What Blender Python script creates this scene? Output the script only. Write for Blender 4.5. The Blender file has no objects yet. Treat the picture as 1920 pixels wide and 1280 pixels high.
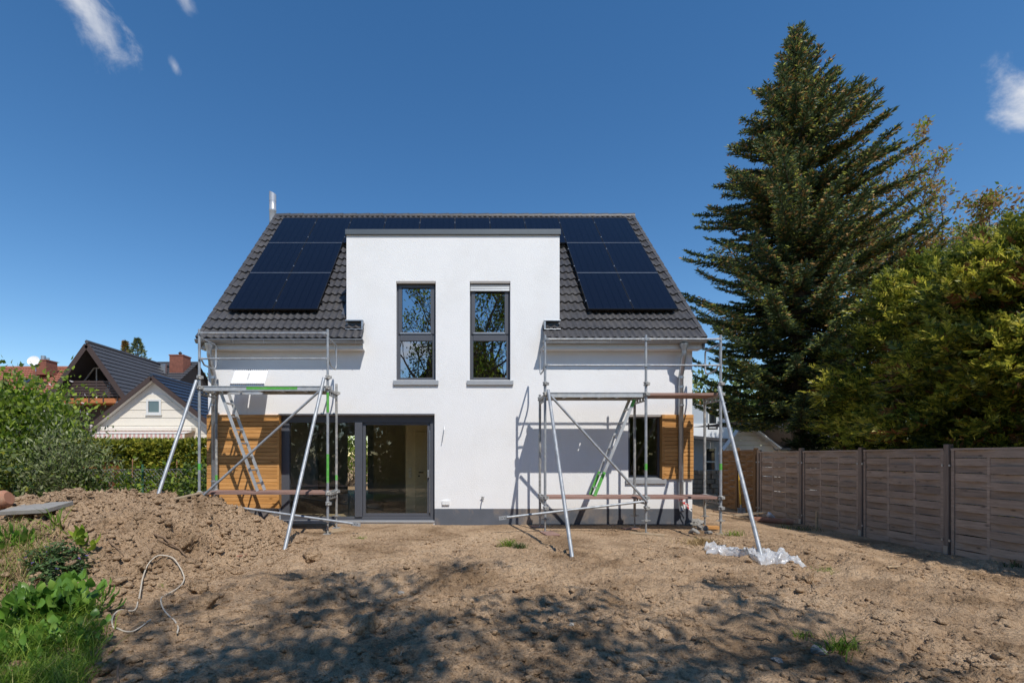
import bpy, bmesh, math, random
import numpy as np
from mathutils import Vector, Matrix
R = math.radians
PI = math.pi
random.seed(7)
rng = np.random.default_rng(11)
scene = bpy.context.scene
col = scene.collection

# ------------------------------------------------------------------ camera numbers (metres; x right, y away, z up)
F, CX, CY, HC = 910.0, 865.0, 856.0, 1.45
def wx(px, d): return (px - CX) / F * d
def wz(py, d): return HC + (CY - py) / F * d

# ------------------------------------------------------------------ object helpers
def setp(o, label=None, cat=None, group=None, kind=None):
    if label: o['label'] = label
    if cat: o['category'] = cat
    if group: o['group'] = group
    if kind: o['kind'] = kind
    return o

def thing(name, label, cat, loc=(0, 0, 0), group=None, rotz=0.0):
    o = bpy.data.objects.new(name, None)
    o.empty_display_size = 0.2
    col.objects.link(o)
    o.location = loc
    o.rotation_euler = (0, 0, rotz)
    o['org'] = tuple(loc)
    return setp(o, label, cat, group)

def link_mesh(name, me, parent=None, loc=(0, 0, 0)):
    o = bpy.data.objects.new(name, me)
    col.objects.link(o)
    o.location = loc
    if parent is not None:
        o.parent = parent
        o['org'] = tuple(parent['org']) if 'org' in parent else (0, 0, 0)
    else:
        o['org'] = tuple(loc)
    return o

class MB:
    """collects geometry in world coordinates and links it as ONE mesh object"""
    def __init__(s):
        s.v, s.f, s.m = [], [], []
    def add(s, vs, fs, mi=0):
        k = len(s.v)
        s.v.extend([tuple(map(float, p)) for p in vs])
        s.f.extend([tuple(k + i for i in f) for f in fs])
        s.m.extend([mi] * len(fs))
        return s
    def box(s, x0, x1, y0, y1, z0, z1, mi=0):
        vs = [(x0, y0, z0), (x1, y0, z0), (x1, y1, z0), (x0, y1, z0), (x0, y0, z1), (x1, y0, z1), (x1, y1, z1), (x0, y1, z1)]
        fs = [(0, 3, 2, 1), (4, 5, 6, 7), (0, 1, 5, 4), (1, 2, 6, 5), (2, 3, 7, 6), (3, 0, 4, 7)]
        return s.add(vs, fs, mi)
    def obox(s, c, u, v, w, mi=0):
        c, u, v, w = Vector(c), Vector(u), Vector(v), Vector(w)
        vs = [c + a * u + b * v + d * w for d in (-1, 1) for (a, b) in ((-1, -1), (1, -1), (1, 1), (-1, 1))]
        fs = [(0, 3, 2, 1), (4, 5, 6, 7), (0, 1, 5, 4), (1, 2, 6, 5), (2, 3, 7, 6), (3, 0, 4, 7)]
        return s.add(vs, fs, mi)
    def beam(s, p, q, a, b, mi=0, up=(0, 0, 1)):
        p, q = Vector(p), Vector(q)
        d = (q - p)
        l = d.length
        d.normalize()
        up = Vector(up)
        if abs(d.dot(up)) > .97: up = Vector((0, 1, 0))
        sd = d.cross(up).normalized()
        up2 = sd.cross(d).normalized()
        return s.obox((p + q) / 2, d * l / 2, sd * a / 2, up2 * b / 2, mi)
    def tube(s, pts, r, n=10, mi=0, cap=True):
        pts = [Vector(p) for p in pts]
        if not hasattr(r, '__len__'): r = [r] * len(pts)
        k = len(s.v)
        ref = None
        rings = []
        for i, p in enumerate(pts):
            a = pts[max(i - 1, 0)]
            b = pts[min(i + 1, len(pts) - 1)]
            d = (b - a).normalized()
            if ref is None:
                ref = Vector((0, 0, 1)) if abs(d.z) < .9 else Vector((1, 0, 0))
            u = (ref - d * ref.dot(d)).normalized()
            ref = u
            w = d.cross(u)
            rings.append([p + (u * math.cos(2 * PI * j / n) + w * math.sin(2 * PI * j / n)) * r[i] for j in range(n)])
        vs = [q for ring in rings for q in ring]
        fs = []
        for i in range(len(pts) - 1):
            for j in range(n):
                j2 = (j + 1) % n
                fs.append((i * n + j, i * n + j2, (i + 1) * n + j2, (i + 1) * n + j))
        if cap:
            fs.append(tuple(reversed(range(n))))
            fs.append(tuple(range((len(pts) - 1) * n, len(pts) * n)))
        return s.add(vs, fs, mi)
    def lathe(s, c, prof, n=20, mi=0, axis='z'):
        vs, fs = [], []
        for (r, h) in prof:
            for j in range(n):
                a = 2 * PI * j / n
                if axis == 'z': vs.append((c[0] + r * math.cos(a), c[1] + r * math.sin(a), c[2] + h))
                elif axis == 'x': vs.append((c[0] + h, c[1] + r * math.cos(a), c[2] + r * math.sin(a)))
                else: vs.append((c[0] + r * math.cos(a), c[1] + h, c[2] + r * math.sin(a)))
        for i in range(len(prof) - 1):
            for j in range(n):
                fs.append((i * n + j, i * n + (j + 1) % n, (i + 1) * n + (j + 1) % n, (i + 1) * n + j))
        return s.add(vs, fs, mi)
    def quad(s, a, b, c, d, mi=0):
        return s.add([a, b, c, d], [(0, 1, 2, 3)], mi)
    def poly(s, pts, mi=0):
        return s.add(pts, [tuple(range(len(pts)))], mi)
    def prism(s, prof, axis, a0, a1, mi=0):
        """profile of 2D points swept along an axis between a0 and a1"""
        n = len(prof)
        def P(p, a):
            if axis == 'x': return (a, p[0], p[1])
            if axis == 'y': return (p[0], a, p[1])
            return (p[0], p[1], a)
        vs = [P(p, a0) for p in prof] + [P(p, a1) for p in prof]
        fs = [(i, (i + 1) % n, n + (i + 1) % n, n + i) for i in range(n)]
        fs += [tuple(reversed(range(n))), tuple(range(n, 2 * n))]
        return s.add(vs, fs, mi)
    def build(s, name, mats, parent=None, smooth=False, bevel=0.0, loc=None, merge=False, normals=True):
        if not isinstance(mats, (list, tuple)): mats = [mats]
        if parent is not None:
            o0 = Vector(parent['org']) if 'org' in parent else Vector((0, 0, 0))
        else:
            if loc is None:
                A = np.array(s.v)
                loc = ((A[:, 0].min() + A[:, 0].max()) / 2, (A[:, 1].min() + A[:, 1].max()) / 2, A[:, 2].min())
            o0 = Vector(loc)
        me = bpy.data.meshes.new(name)
        me.from_pydata([tuple(Vector(p) - o0) for p in s.v], [], s.f)
        for m in mats: me.materials.append(m)
        me.polygons.foreach_set('material_index', s.m)
        if merge or normals:
            bm = bmesh.new()
            bm.from_mesh(me)
            if merge: bmesh.ops.remove_doubles(bm, verts=bm.verts, dist=1e-4)
            if normals: bmesh.ops.recalc_face_normals(bm, faces=bm.faces)
            bm.to_mesh(me)
            bm.free()
        if smooth:
            me.polygons.foreach_set('use_smooth', [True] * len(me.polygons))
        me.update()
        o = link_mesh(name, me, parent, (0, 0, 0) if parent is not None else tuple(o0))
        if smooth:
            try:
                me.set_sharp_from_angle(angle=R(40))
            except Exception:
                pass
        if bevel > 0:
            b = o.modifiers.new('bevel', 'BEVEL')
            b.width = bevel
            b.segments = 2
            b.limit_method = 'ANGLE'
            b.angle_limit = R(40)
        return o

def np_mesh(name, V, Fq, mats, mi=None, parent=None, loc=None, smooth=False):
    """numpy vertices (n,3), faces (m,k) all of one size -> one mesh object"""
    V = np.asarray(V, dtype=np.float64)
    if parent is not None:
        o0 = np.array(parent['org']) if 'org' in parent else np.zeros(3)
    else:
        if loc is None: loc = ((V[:, 0].min() + V[:, 0].max()) / 2, (V[:, 1].min() + V[:, 1].max()) / 2, V[:, 2].min())
        o0 = np.array(loc, dtype=float)
    W = (V - o0).astype(np.float32)
    me = bpy.data.meshes.new(name)
    n, k = Fq.shape
    me.vertices.add(len(W))
    me.vertices.foreach_set('co', W.ravel())
    me.loops.add(n * k)
    me.loops.foreach_set('vertex_index', Fq.astype(np.int32).ravel())
    me.polygons.add(n)
    me.polygons.foreach_set('loop_start', np.arange(0, n * k, k, dtype=np.int32))
    me.polygons.foreach_set('loop_total', np.full(n, k, dtype=np.int32))
    if not isinstance(mats, (list, tuple)): mats = [mats]
    for m in mats: me.materials.append(m)
    if mi is not None: me.polygons.foreach_set('material_index', np.asarray(mi, dtype=np.int32))
    if smooth: me.polygons.foreach_set('use_smooth', np.ones(n, dtype=bool))
    me.update(calc_edges=True)
    me.validate()
    return link_mesh(name, me, parent, (0, 0, 0) if parent is not None else tuple(o0))

def copy_tree(o, parent=None, loc=None):
    c = o.copy()
    col.objects.link(c)
    if parent is not None: c.parent = parent
    if loc is not None: c.location = loc
    for ch in list(o.children): copy_tree(ch, c)
    return c

# ------------------------------------------------------------------ materials
def nodes_of(name):
    m = bpy.data.materials.new(name)
    m.use_nodes = True
    nt = m.node_tree
    nt.nodes.clear()
    out = nt.nodes.new('ShaderNodeOutputMaterial')
    return m, nt, out
def N(nt, t, **kw):
    n = nt.nodes.new(t)
    for k, v in kw.items(): setattr(n, k, v)
    return n
def noise(nt, scale, detail=4, rough=.55, coord=None, dist=0.0):
    n = N(nt, 'ShaderNodeTexNoise')
    n.inputs['Scale'].default_value = scale
    n.inputs['Detail'].default_value = detail
    n.inputs['Roughness'].default_value = rough
    n.inputs['Distortion'].default_value = dist
    if coord is not None: nt.links.new(coord, n.inputs['Vector'])
    return n
def ramp(nt, src, stops):
    r = N(nt, 'ShaderNodeValToRGB')
    el = r.color_ramp.elements
    while len(el) < len(stops): el.new(0.5)
    for e, (p, c) in zip(el, stops):
        e.position = p
        e.color = (*c, 1) if len(c) == 3 else c
    nt.links.new(src, r.inputs['Fac'])
    return r
def sc(c, k): return tuple(min(1, x * k) for x in c)
def pmat(name, base, rough=.6, metal=0.0, var=.15, scale=6, bump=0.0, bscale=60, spec=.5, stretch=None, coord='Object', stain=None, stain_amt=.5, stain_scale=2.5, detail=5):
    m, nt, out = nodes_of(name)
    p = N(nt, 'ShaderNodeBsdfPrincipled')
    nt.links.new(p.outputs[0], out.inputs['Surface'])
    tc = N(nt, 'ShaderNodeTexCoord')
    cd = tc.outputs[coord]
    if stretch:
        mp = N(nt, 'ShaderNodeMapping')
        mp.inputs['Scale'].default_value = stretch
        nt.links.new(cd, mp.inputs['Vector'])
        cd = mp.outputs[0]
    n = noise(nt, scale, detail, .6, cd)
    r = ramp(nt, n.outputs['Fac'], [(.28, sc(base, 1 - var)), (.72, sc(base, 1 + var))])
    c_out = r.outputs['Color']
    if stain is not None:
        n3 = noise(nt, stain_scale, 6, .65, cd, .4)
        r3 = ramp(nt, n3.outputs['Fac'], [(.5, (0, 0, 0)), (.68, (stain_amt,) * 3)])
        mx = N(nt, 'ShaderNodeMixRGB')
        nt.links.new(r3.outputs['Color'], mx.inputs[0])
        nt.links.new(c_out, mx.inputs[1])
        mx.inputs[2].default_value = (*stain, 1)
        c_out = mx.outputs[0]
    nt.links.new(c_out, p.inputs['Base Color'])
    p.inputs['Roughness'].default_value = rough
    p.inputs['Metallic'].default_value = metal
    p.inputs['Specular IOR Level'].default_value = spec
    if bump > 0:
        n2 = noise(nt, bscale, 5, .6, cd)
        b = N(nt, 'ShaderNodeBump')
        b.inputs['Strength'].default_value = 1.0
        b.inputs['Distance'].default_value = bump
        nt.links.new(n2.outputs['Fac'], b.inputs['Height'])
        nt.links.new(b.outputs[0], p.inputs['Normal'])
    return m

def leafmat(name, stops, rough=.5, trans=.35, spec=.3):
    """leaf colour picked per leaf"""
    m, nt, out = nodes_of(name)
    g = N(nt, 'ShaderNodeNewGeometry')
    r = ramp(nt, g.outputs['Random Per Island'], stops)
    p = N(nt, 'ShaderNodeBsdfPrincipled')
    nt.links.new(r.outputs[0], p.inputs['Base Color'])
    p.inputs['Roughness'].default_value = rough
    p.inputs['Specular IOR Level'].default_value = spec
    t = N(nt, 'ShaderNodeBsdfTranslucent')
    nt.links.new(r.outputs[0], t.inputs['Color'])
    mx = N(nt, 'ShaderNodeMixShader')
    mx.inputs[0].default_value = trans
    nt.links.new(p.outputs[0], mx.inputs[1])
    nt.links.new(t.outputs[0], mx.inputs[2])
    nt.links.new(mx.outputs[0], out.inputs['Surface'])
    return m

def glassmat(name, refl=.3, tint=(.75, .8, .78), wave=0.0):
    """window glazing: part mirror, part see-through; wave bends the reflection a little"""
    m, nt, out = nodes_of(name)
    tr = N(nt, 'ShaderNodeBsdfTransparent')
    tr.inputs[0].default_value = (*tint, 1)
    gl = N(nt, 'ShaderNodeBsdfGlossy')
    gl.inputs['Roughness'].default_value = 0.0
    gl.inputs['Color'].default_value = (.95, .97, 1, 1)
    if wave:
        tc = N(nt, 'ShaderNodeTexCoord')
        n = noise(nt, 1.6, 1, .5, tc.outputs['Object'])
        b = N(nt, 'ShaderNodeBump')
        b.inputs['Distance'].default_value = wave
        nt.links.new(n.outputs['Fac'], b.inputs['Height'])
        nt.links.new(b.outputs[0], gl.inputs['Normal'])
    lw = N(nt, 'ShaderNodeLayerWeight')
    lw.inputs['Blend'].default_value = .5
    pw = N(nt, 'ShaderNodeMath', operation='POWER')
    nt.links.new(lw.outputs['Facing'], pw.inputs[0])
    pw.inputs[1].default_value = 4.0
    fr = N(nt, 'ShaderNodeMath', operation='MULTIPLY_ADD')
    nt.links.new(pw.outputs[0], fr.inputs[0])
    fr.inputs[1].default_value = .7
    fr.inputs[2].default_value = .05
    ma = N(nt, 'ShaderNodeMath', operation='ADD', use_clamp=True)
    nt.links.new(fr.outputs[0], ma.inputs[0])
    ma.inputs[1].default_value = refl
    mx = N(nt, 'ShaderNodeMixShader')
    nt.links.new(ma.outputs[0], mx.inputs[0])
    nt.links.new(tr.outputs[0], mx.inputs[1])
    nt.links.new(gl.outputs[0], mx.inputs[2])
    nt.links.new(mx.outputs[0], out.inputs['Surface'])
    return m

def woodmat(name, base, dark, axis='x', grain=22, rough=.6, knots=True, var=.35):
    """board timber with grain along one axis, knots and a tone of its own for each board"""
    m, nt, out = nodes_of(name)
    p = N(nt, 'ShaderNodeBsdfPrincipled')
    nt.links.new(p.outputs[0], out.inputs['Surface'])
    tc = N(nt, 'ShaderNodeTexCoord')
    mp = N(nt, 'ShaderNodeMapping')
    s = {'x': (.8, 12, 12), 'y': (12, .8, 12), 'z': (12, 12, .8)}[axis]
    mp.inputs['Scale'].default_value = s
    nt.links.new(tc.outputs['Object'], mp.inputs['Vector'])
    n = noise(nt, grain / 8, 6, .65, mp.outputs[0], .6)
    r = ramp(nt, n.outputs['Fac'], [(.3, dark), (.62, base)])
    g = N(nt, 'ShaderNodeNewGeometry')
    rr = ramp(nt, g.outputs['Random Per Island'], [(0, (1 - var,) * 3), (1, (1, 1, 1))])
    mx = N(nt, 'ShaderNodeMixRGB', blend_type='MULTIPLY')
    mx.inputs[0].default_value = 1
    nt.links.new(r.outputs[0], mx.inputs[1])
    nt.links.new(rr.outputs[0], mx.inputs[2])
    oi = N(nt, 'ShaderNodeObjectInfo')
    ro = ramp(nt, oi.outputs['Random'], [(0, (.80, .80, .82)), (1, (1.08, 1.05, 1.02))])
    mo = N(nt, 'ShaderNodeMixRGB', blend_type='MULTIPLY')
    mo.inputs[0].default_value = 1
    nt.links.new(mx.outputs[0], mo.inputs[1])
    nt.links.new(ro.outputs[0], mo.inputs[2])
    c = mo.outputs[0]
    if knots:
        vo = N(nt, 'ShaderNodeTexVoronoi')
        mp2 = N(nt, 'ShaderNodeMapping')
        mp2.inputs['Scale'].default_value = {'x': (2.2, 6, 6), 'y': (6, 2.2, 6), 'z': (6, 6, 2.2)}[axis]
        nt.links.new(tc.outputs['Object'], mp2.inputs['Vector'])
        nt.links.new(mp2.outputs[0], vo.inputs['Vector'])
        vo.inputs['Scale'].default_value = 1.3
        r2 = ramp(nt, vo.outputs['Distance'], [(.06, (1, 1, 1)), (.17, (0, 0, 0))])
        mx2 = N(nt, 'ShaderNodeMixRGB')
        nt.links.new(r2.outputs[0], mx2.inputs[0])
        nt.links.new(c, mx2.inputs[1])
        mx2.inputs[2].default_value = (*sc(dark, .5), 1)
        c = mx2.outputs[0]
    nt.links.new(c, p.inputs['Base Color'])
    p.inputs['Roughness'].default_value = rough
    p.inputs['Specular IOR Level'].default_value = .25
    b = N(nt, 'ShaderNodeBump')
    b.inputs['Distance'].default_value = .004
    nt.links.new(n.outputs['Fac'], b.inputs['Height'])
    nt.links.new(b.outputs[0], p.inputs['Normal'])
    return m

def soilmat(name, k=1.0):
    m, nt, out = nodes_of(name)
    p = N(nt, 'ShaderNodeBsdfPrincipled')
    nt.links.new(p.outputs[0], out.inputs['Surface'])
    tc = N(nt, 'ShaderNodeTexCoord')
    geo = N(nt, 'ShaderNodeNewGeometry')
    cd = geo.outputs['Position']
    n1 = noise(nt, .9, 7, .62, cd, .5)
    n2 = noise(nt, 19, 7, .72, cd)
    n3 = noise(nt, 85, 4, .65, cd)
    r1 = ramp(nt, n1.outputs['Fac'], [(.33, sc((.335, .22, .128), k)), (.5, sc((.58, .402, .252), k)), (.68, sc((.73, .525, .338), k))])
    r2 = ramp(nt, n2.outputs['Fac'], [(.34, (.42, .37, .33)), (.52, (1, 1, 1)), (.75, (1.0, 1.0, 1.0))])
    mx = N(nt, 'ShaderNodeMixRGB', blend_type='MULTIPLY')
    mx.inputs[0].default_value = .75
    nt.links.new(r1.outputs[0], mx.inputs[1])
    nt.links.new(r2.outputs[0], mx.inputs[2])
    r5 = ramp(nt, n3.outputs['Fac'], [(.34, (.62, .60, .57)), (.5, (1, 1, 1)), (.68, (1.0, 1.0, 1.0))])
    mg0 = N(nt, 'ShaderNodeMixRGB', blend_type='MULTIPLY')
    mg0.inputs[0].default_value = .85
    nt.links.new(mx.outputs[0], mg0.inputs[1])
    nt.links.new(r5.outputs[0], mg0.inputs[2])
    mx = mg0
    # scattered pale grit
    vo = N(nt, 'ShaderNodeTexVoronoi')
    vo.inputs['Scale'].default_value = 30
    nt.links.new(cd, vo.inputs['Vector'])
    r4 = ramp(nt, vo.outputs['Distance'], [(.05, (1, 1, 1)), (.11, (0, 0, 0))])
    mx3 = N(nt, 'ShaderNodeMixRGB')
    mg = N(nt, 'ShaderNodeMath', operation='MULTIPLY')
    nt.links.new(r4.outputs[0], mg.inputs[0])
    mg.inputs[1].default_value = .5
    nt.links.new(mg.outputs[0], mx3.inputs[0])
    nt.links.new(mx.outputs[0], mx3.inputs[1])
    mx3.inputs[2].default_value = (.5, .42, .33, 1)
    nt.links.new(mx3.outputs[0], p.inputs['Base Color'])
    p.inputs['Roughness'].default_value = .95
    p.inputs['Specular IOR Level'].default_value = .1
    ad = N(nt, 'ShaderNodeMath', operation='MULTIPLY_ADD')
    nt.links.new(n3.outputs['Fac'], ad.inputs[0])
    ad.inputs[1].default_value = .42
    nt.links.new(n2.outputs['Fac'], ad.inputs[2])
    v2 = N(nt, 'ShaderNodeTexVoronoi')
    v2.inputs['Scale'].default_value = 34
    nt.links.new(cd, v2.inputs['Vector'])
    ad2 = N(nt, 'ShaderNodeMath', operation='MULTIPLY_ADD')
    nt.links.new(v2.outputs['Distance'], ad2.inputs[0])
    ad2.inputs[1].default_value = -.40
    nt.links.new(ad.outputs[0], ad2.inputs[2])
    ad = ad2
    b = N(nt, 'ShaderNodeBump')
    b.inputs['Distance'].default_value = .06
    b.inputs['Strength'].default_value = 1.0
    nt.links.new(ad.outputs[0], b.inputs['Height'])
    nt.links.new(b.outputs[0], p.inputs['Normal'])
    return m

M = {}
M['plaster'] = pmat('white_plaster', (.825, .822, .815), .9, var=.035, scale=.9, bump=.0065, bscale=46, spec=.2, stain=(.66, .64, .60), stain_amt=.22, stain_scale=.7)
M['plaster_in'] = pmat('interior_plaster', (.80, .74, .58), .9, var=.03)
M['dark_in'] = pmat('interior_shade_paint', (.16, .14, .12), .9, var=.05)  # dark tone stands in for the dimness of the upper rooms
M['soffit'] = pmat('soffit_paint', (.8, .79, .76), .7, var=.03)
M['plinth'] = pmat('plinth_coating', (.10, .11, .13), .7, var=.12, scale=3, bump=.002, bscale=90, stain=(.36, .27, .19), stain_amt=.6, stain_scale=1.1)
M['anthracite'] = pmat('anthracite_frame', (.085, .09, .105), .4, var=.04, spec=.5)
M['tile'] = pmat('dark_concrete_tile', (.060, .057, .058), .5, var=.25, scale=9, bump=.002, bscale=120, spec=.4, stain=(.26, .23, .19), stain_amt=.12, stain_scale=1.3)
M['zinc'] = pmat('zinc_sheet', (.42, .44, .46), .42, metal=.85, var=.12, scale=10)
M['gutter'] = pmat('gutter_zinc', (.30, .32, .34), .38, metal=.7, var=.1, scale=6)
M['parapet'] = pmat('parapet_metal', (.105, .12, .13), .45, metal=.4, var=.05)
M['steel'] = pmat('galvanised_steel', (.33, .35, .37), .5, metal=.35, var=.25, scale=14, stretch=(1, 1, .6), stain=(.55, .54, .51), stain_amt=.6, stain_scale=9)
M['steel_old'] = pmat('weathered_steel', (.30, .30, .29), .6, metal=.3, var=.35, scale=16, stain=(.62, .58, .50), stain_amt=.8, stain_scale=9)
M['alu'] = pmat('platform_aluminium', (.52, .53, .53), .5, metal=.5, var=.18, scale=8, stain=(.66, .63, .58), stain_amt=.6, stain_scale=5)
M['green'] = pmat('green_paint', (.10, .40, .06), .5, var=.15, scale=12, stain=(.5, .5, .45), stain_amt=.35, stain_scale=10)
M['stainless'] = pmat('stainless_flue', (.46, .47, .49), .35, metal=.3, var=.04)
M['clad'] = woodmat('larch_cladding', (.70, .375, .135), (.50, .23, .06), 'x', 20, .55, var=.25)
M['plank'] = woodmat('scaffold_plank', (.42, .27, .22), (.25, .14, .11), 'x', 20, .75, knots=False, var=.2)
M['board'] = woodmat('pale_board', (.50, .39, .26), (.33, .24, .15), 'x', 20, .75, var=.25)
M['fence'] = woodmat('weathered_fence_board', (.47, .37, .30), (.30, .235, .19), 'y', 22, .8, var=.32)
M['fence_b'] = woodmat('brown_fence_board', (.33, .19, .085), (.19, .10, .04), 'y', 22, .8, var=.3)
M['glass'] = glassmat('window_glass', .40, (.35, .42, .42), .0022)
M['glass_d'] = glassmat('door_glass', .045, (.84, .82, .72), .0015)
M['soil'] = soilmat('dry_sandy_soil')
M['soil_h'] = soilmat('heaped_soil', .97)
M['cable'] = pmat('dirty_white_cable', (.52, .46, .37), .6, var=.12, scale=30)
M['twig'] = pmat('dry_twig', (.20, .13, .08), .9, var=.3, scale=30)
M['bark'] = pmat('bark', (.12, .09, .065), .95, var=.35, scale=20, bump=.01, bscale=30, stretch=(1, 1, .3))
M['concrete'] = pmat('grey_concrete', (.27, .255, .23), .9, var=.15, scale=8, bump=.003, bscale=60)
M['terracotta'] = pmat('terracotta', (.36, .165, .10), .85, var=.15, scale=8, stain=(.4, .29, .19), stain_amt=.6, stain_scale=4)
M['white'] = pmat('white_plastic', (.78, .78, .77), .4, var=.03)
M['black'] = pmat('black_rubber', (.02, .02, .02), .6)
M['red'] = pmat('red_plastic', (.55, .03, .03), .5, var=.1)
M['yellow'] = pmat('yellow_plastic', (.65, .38, .03), .5, var=.1)
SKY_AIR, SKY_DUST, SKY_OZONE, SKY_SAT, SKY_STR = 1.0, .0, 1.3, 1.29, .142
SUN_STR, EXPOSURE = 4.3, 0.0
CLOUD = (5.4, 5.55, 5.9)
# ------------------------------------------------------------------ numpy noise for the soil relief
def _hash(ix, iy, s):
    h = (ix.astype(np.int64) * 374761393 + iy.astype(np.int64) * 668265263 + s * 982451653) & 0x7fffffff
    h = ((h ^ (h >> 13)) * 1274126177) & 0x7fffffff
    h = (h ^ (h >> 16)) & 0x7fffffff
    return (h % 100003) / 100003.0
def vnoise(x, y, s=0):
    ix, iy = np.floor(x), np.floor(y)
    fx, fy = x - ix, y - iy
    ux, uy = fx * fx * (3 - 2 * fx), fy * fy * (3 - 2 * fy)
    a, b = _hash(ix, iy, s), _hash(ix + 1, iy, s)
    c, d = _hash(ix, iy + 1, s), _hash(ix + 1, iy + 1, s)
    return (a * (1 - ux) + b * ux) * (1 - uy) + (c * (1 - ux) + d * ux) * uy
def fbm(x, y, o=4, s=0, g=.5):
    t, a, n = 0, 1, 0
    for i in range(o):
        t = t + a * vnoise(x * 2 ** i + 13.7 * i, y * 2 ** i - 7.1 * i, s + i)
        n += a
        a *= g
    return t / n
def clods(x, y, cell, dens=.6, s=0):
    """height of rounded lumps scattered one to a cell"""
    gx, gy = x / cell, y / cell
    ix, iy = np.floor(gx), np.floor(gy)
    h = np.zeros_like(x)
    for dx in (-1, 0, 1):
        for dy in (-1, 0, 1):
            jx, jy = ix + dx, iy + dy
            px = jx + .15 + .7 * _hash(jx, jy, s)
            py = jy + .15 + .7 * _hash(jx, jy, s + 1)
            r = (.25 + .5 * _hash(jx, jy, s + 2) ** 2)
            on = _hash(jx, jy, s + 3) < dens
            an = _hash(jx, jy, s + 4) * PI
            ex, ey = gx - px, gy - py
            u = (ex * np.cos(an) + ey * np.sin(an)) * 1.35
            v = (-ex * np.sin(an) + ey * np.cos(an)) * .85
            d2 = (u * u + v * v) / (r * r)
            h = np.maximum(h, np.where(on, np.sqrt(np.clip(1 - d2, 0, 1)) * r, 0))
    return h * cell
def smooth(a, b, x):
    t = np.clip((x - a) / (b - a), 0, 1)
    return t * t * (3 - 2 * t)

HX = np.array([-14, -11, -9, -7.4, -6.7, -5.97, -5.4, -4.9, -4.3, -3.9, -3.63, -3.35, -2.95, -2.55, -2.2, -1.8])
HZ = np.array([.25, .42, .60, .74, .84, .93, .84, .76, .75, .69, .50, .36, .17, .07, .0, -.12])
def base_h(x, y):
    h = -.022 * np.clip(10.3 - y, 0, 9)
    h = h - .20 * smooth(5.4, 8.0, x) * smooth(20, 15, y)
    return h
def relief(x, y):
    near = smooth(24, 12, y) * smooth(-16, -12, x) * smooth(16, 10, x) * smooth(-2, 1.5, y)
    wy = y + .35 * (fbm(x * .8, y * .8, 2, 91) - .5)
    h = .085 * (fbm(x * .75, y * .75, 4, 5) - .5)
    rx = x * .8 + y * .6
    ry = -x * .6 + y * .8
    soft = smooth(8.8, 7.2, y)
    # furrows raked roughly towards the fence
    h = h + .10 * soft * (fbm(rx * .9, ry * 3.2, 4, 21, .55) - .5)
    amt = smooth(.38, .68, fbm(x * .6, y * .6, 3, 33))
    h = h + (.35 + .65 * soft) * (.030 * (fbm(x * 6, wy * 7, 4, 41, .6) - .5) + .35 * amt * clods(x, wy, .22, .5, 50) * .35 + .35 * clods(x + .3, wy, .10, .45, 60) * .45 * (.4 + .6 * amt))
    h = h + .020 * (fbm(x * 15, y * 18, 3, 71, .6) - .5)
    # crusts broken into little scarps
    f1 = fbm(rx * 1.9, ry * 3.0, 4, 95, .6)
    f2 = fbm(x * 5.2, wy * 6.5, 4, 97, .6)
    h = h + (.30 + .7 * soft) * (.035 * smooth(.49, .535, f1) + (.006 + .024 * amt) * smooth(.49, .53, f2) + .009 * amt * smooth(.48, .54, fbm(x * 12, y * 14, 2, 99)))
    h = h + .030 * soft * (smooth(.50, .53, fbm(rx * .8 + 4, ry * 2.4, 4, 87, .6)) - .5)
    # bootprints and scrapes
    h = h - .10 * soft * clods(x + 5, y + 3, .55, .30, 80) * .35
    # the strip right along the house is raked level
    return h * near * (.35 + .65 * smooth(10.2, 8.9, y))
def heap_h(x, y):
    zc = np.interp(x, HX, HZ)
    yc = 7.35 + .25 * np.sin(x * 1.7)
    front = np.clip((y - (4.55 - .25 * np.sin(x * 1.1) + .9 * smooth(-4.6, -3.0, x))) / (yc - 4.5 - .9 * smooth(-4.6, -3.0, x)), 0, 1)
    front = front ** 1.25 * (1.9 - .9 * front)
    back = smooth(9.75, 8.2, y)
    h = zc * np.clip(front, 0, 1) * back
    k = smooth(.03, .25, h)
    wx_ = x + .3 * (fbm(x * 1.5, y * 1.5, 3, 120) - .5)
    wy_ = y + .3 * (fbm(x * 1.5, y * 1.5, 3, 130) - .5)
    lump = .26 * (fbm(x * 1.6, y * 1.6, 4, 101, .55) - .5) + .55 * clods(wx_, wy_, .5, .45, 140) * .5 + .7 * clods(wx_, wy_, .24, .55, 150) * .55
    rid = 1 - np.abs(2 * fbm(x * 3.1 + y * 1.2, y * 3.4, 4, 160, .55) - 1)
    lump = lump + .10 * (rid - .72) + .055 * (fbm(x * 8, y * 8, 4, 170, .62) - .5) + .018 * (fbm(x * 24, y * 24, 3, 180, .6) - .5)
    s1 = smooth(.47, .52, fbm(wx_ * 2.3, wy_ * 2.6, 4, 190, .6))
    s2 = smooth(.48, .53, fbm(wx_ * 6.5, wy_ * 7, 3, 195, .6))
    s3 = smooth(.48, .53, fbm(wx_ * 13, wy_ * 14, 2, 198, .6))
    return h + k * (lump * .8 + .085 * (s1 - .5) + .05 * (s2 - .5) + .022 * (s3 - .5) + .9 * clods(wx_ + .7, wy_ + .2, .115, .6, 155) * .5)
def ground_h(x, y):
    x = np.asarray(x, float); y = np.asarray(y, float)
    return base_h(x, y) + relief(x, y)
def soil_h(x, y):
    x = np.asarray(x, float); y = np.asarray(y, float)
    g = ground_h(x, y)
    hp = heap_h(x, y)
    inside = (x > -13.5) & (x < -1.9) & (y > 4.0) & (y < 9.7)
    return np.where(inside, np.maximum(g, base_h(x, y) + hp - .03), g)
def gz(x, y): return float(soil_h(np.array([x]), np.array([y]))[0])
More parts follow.
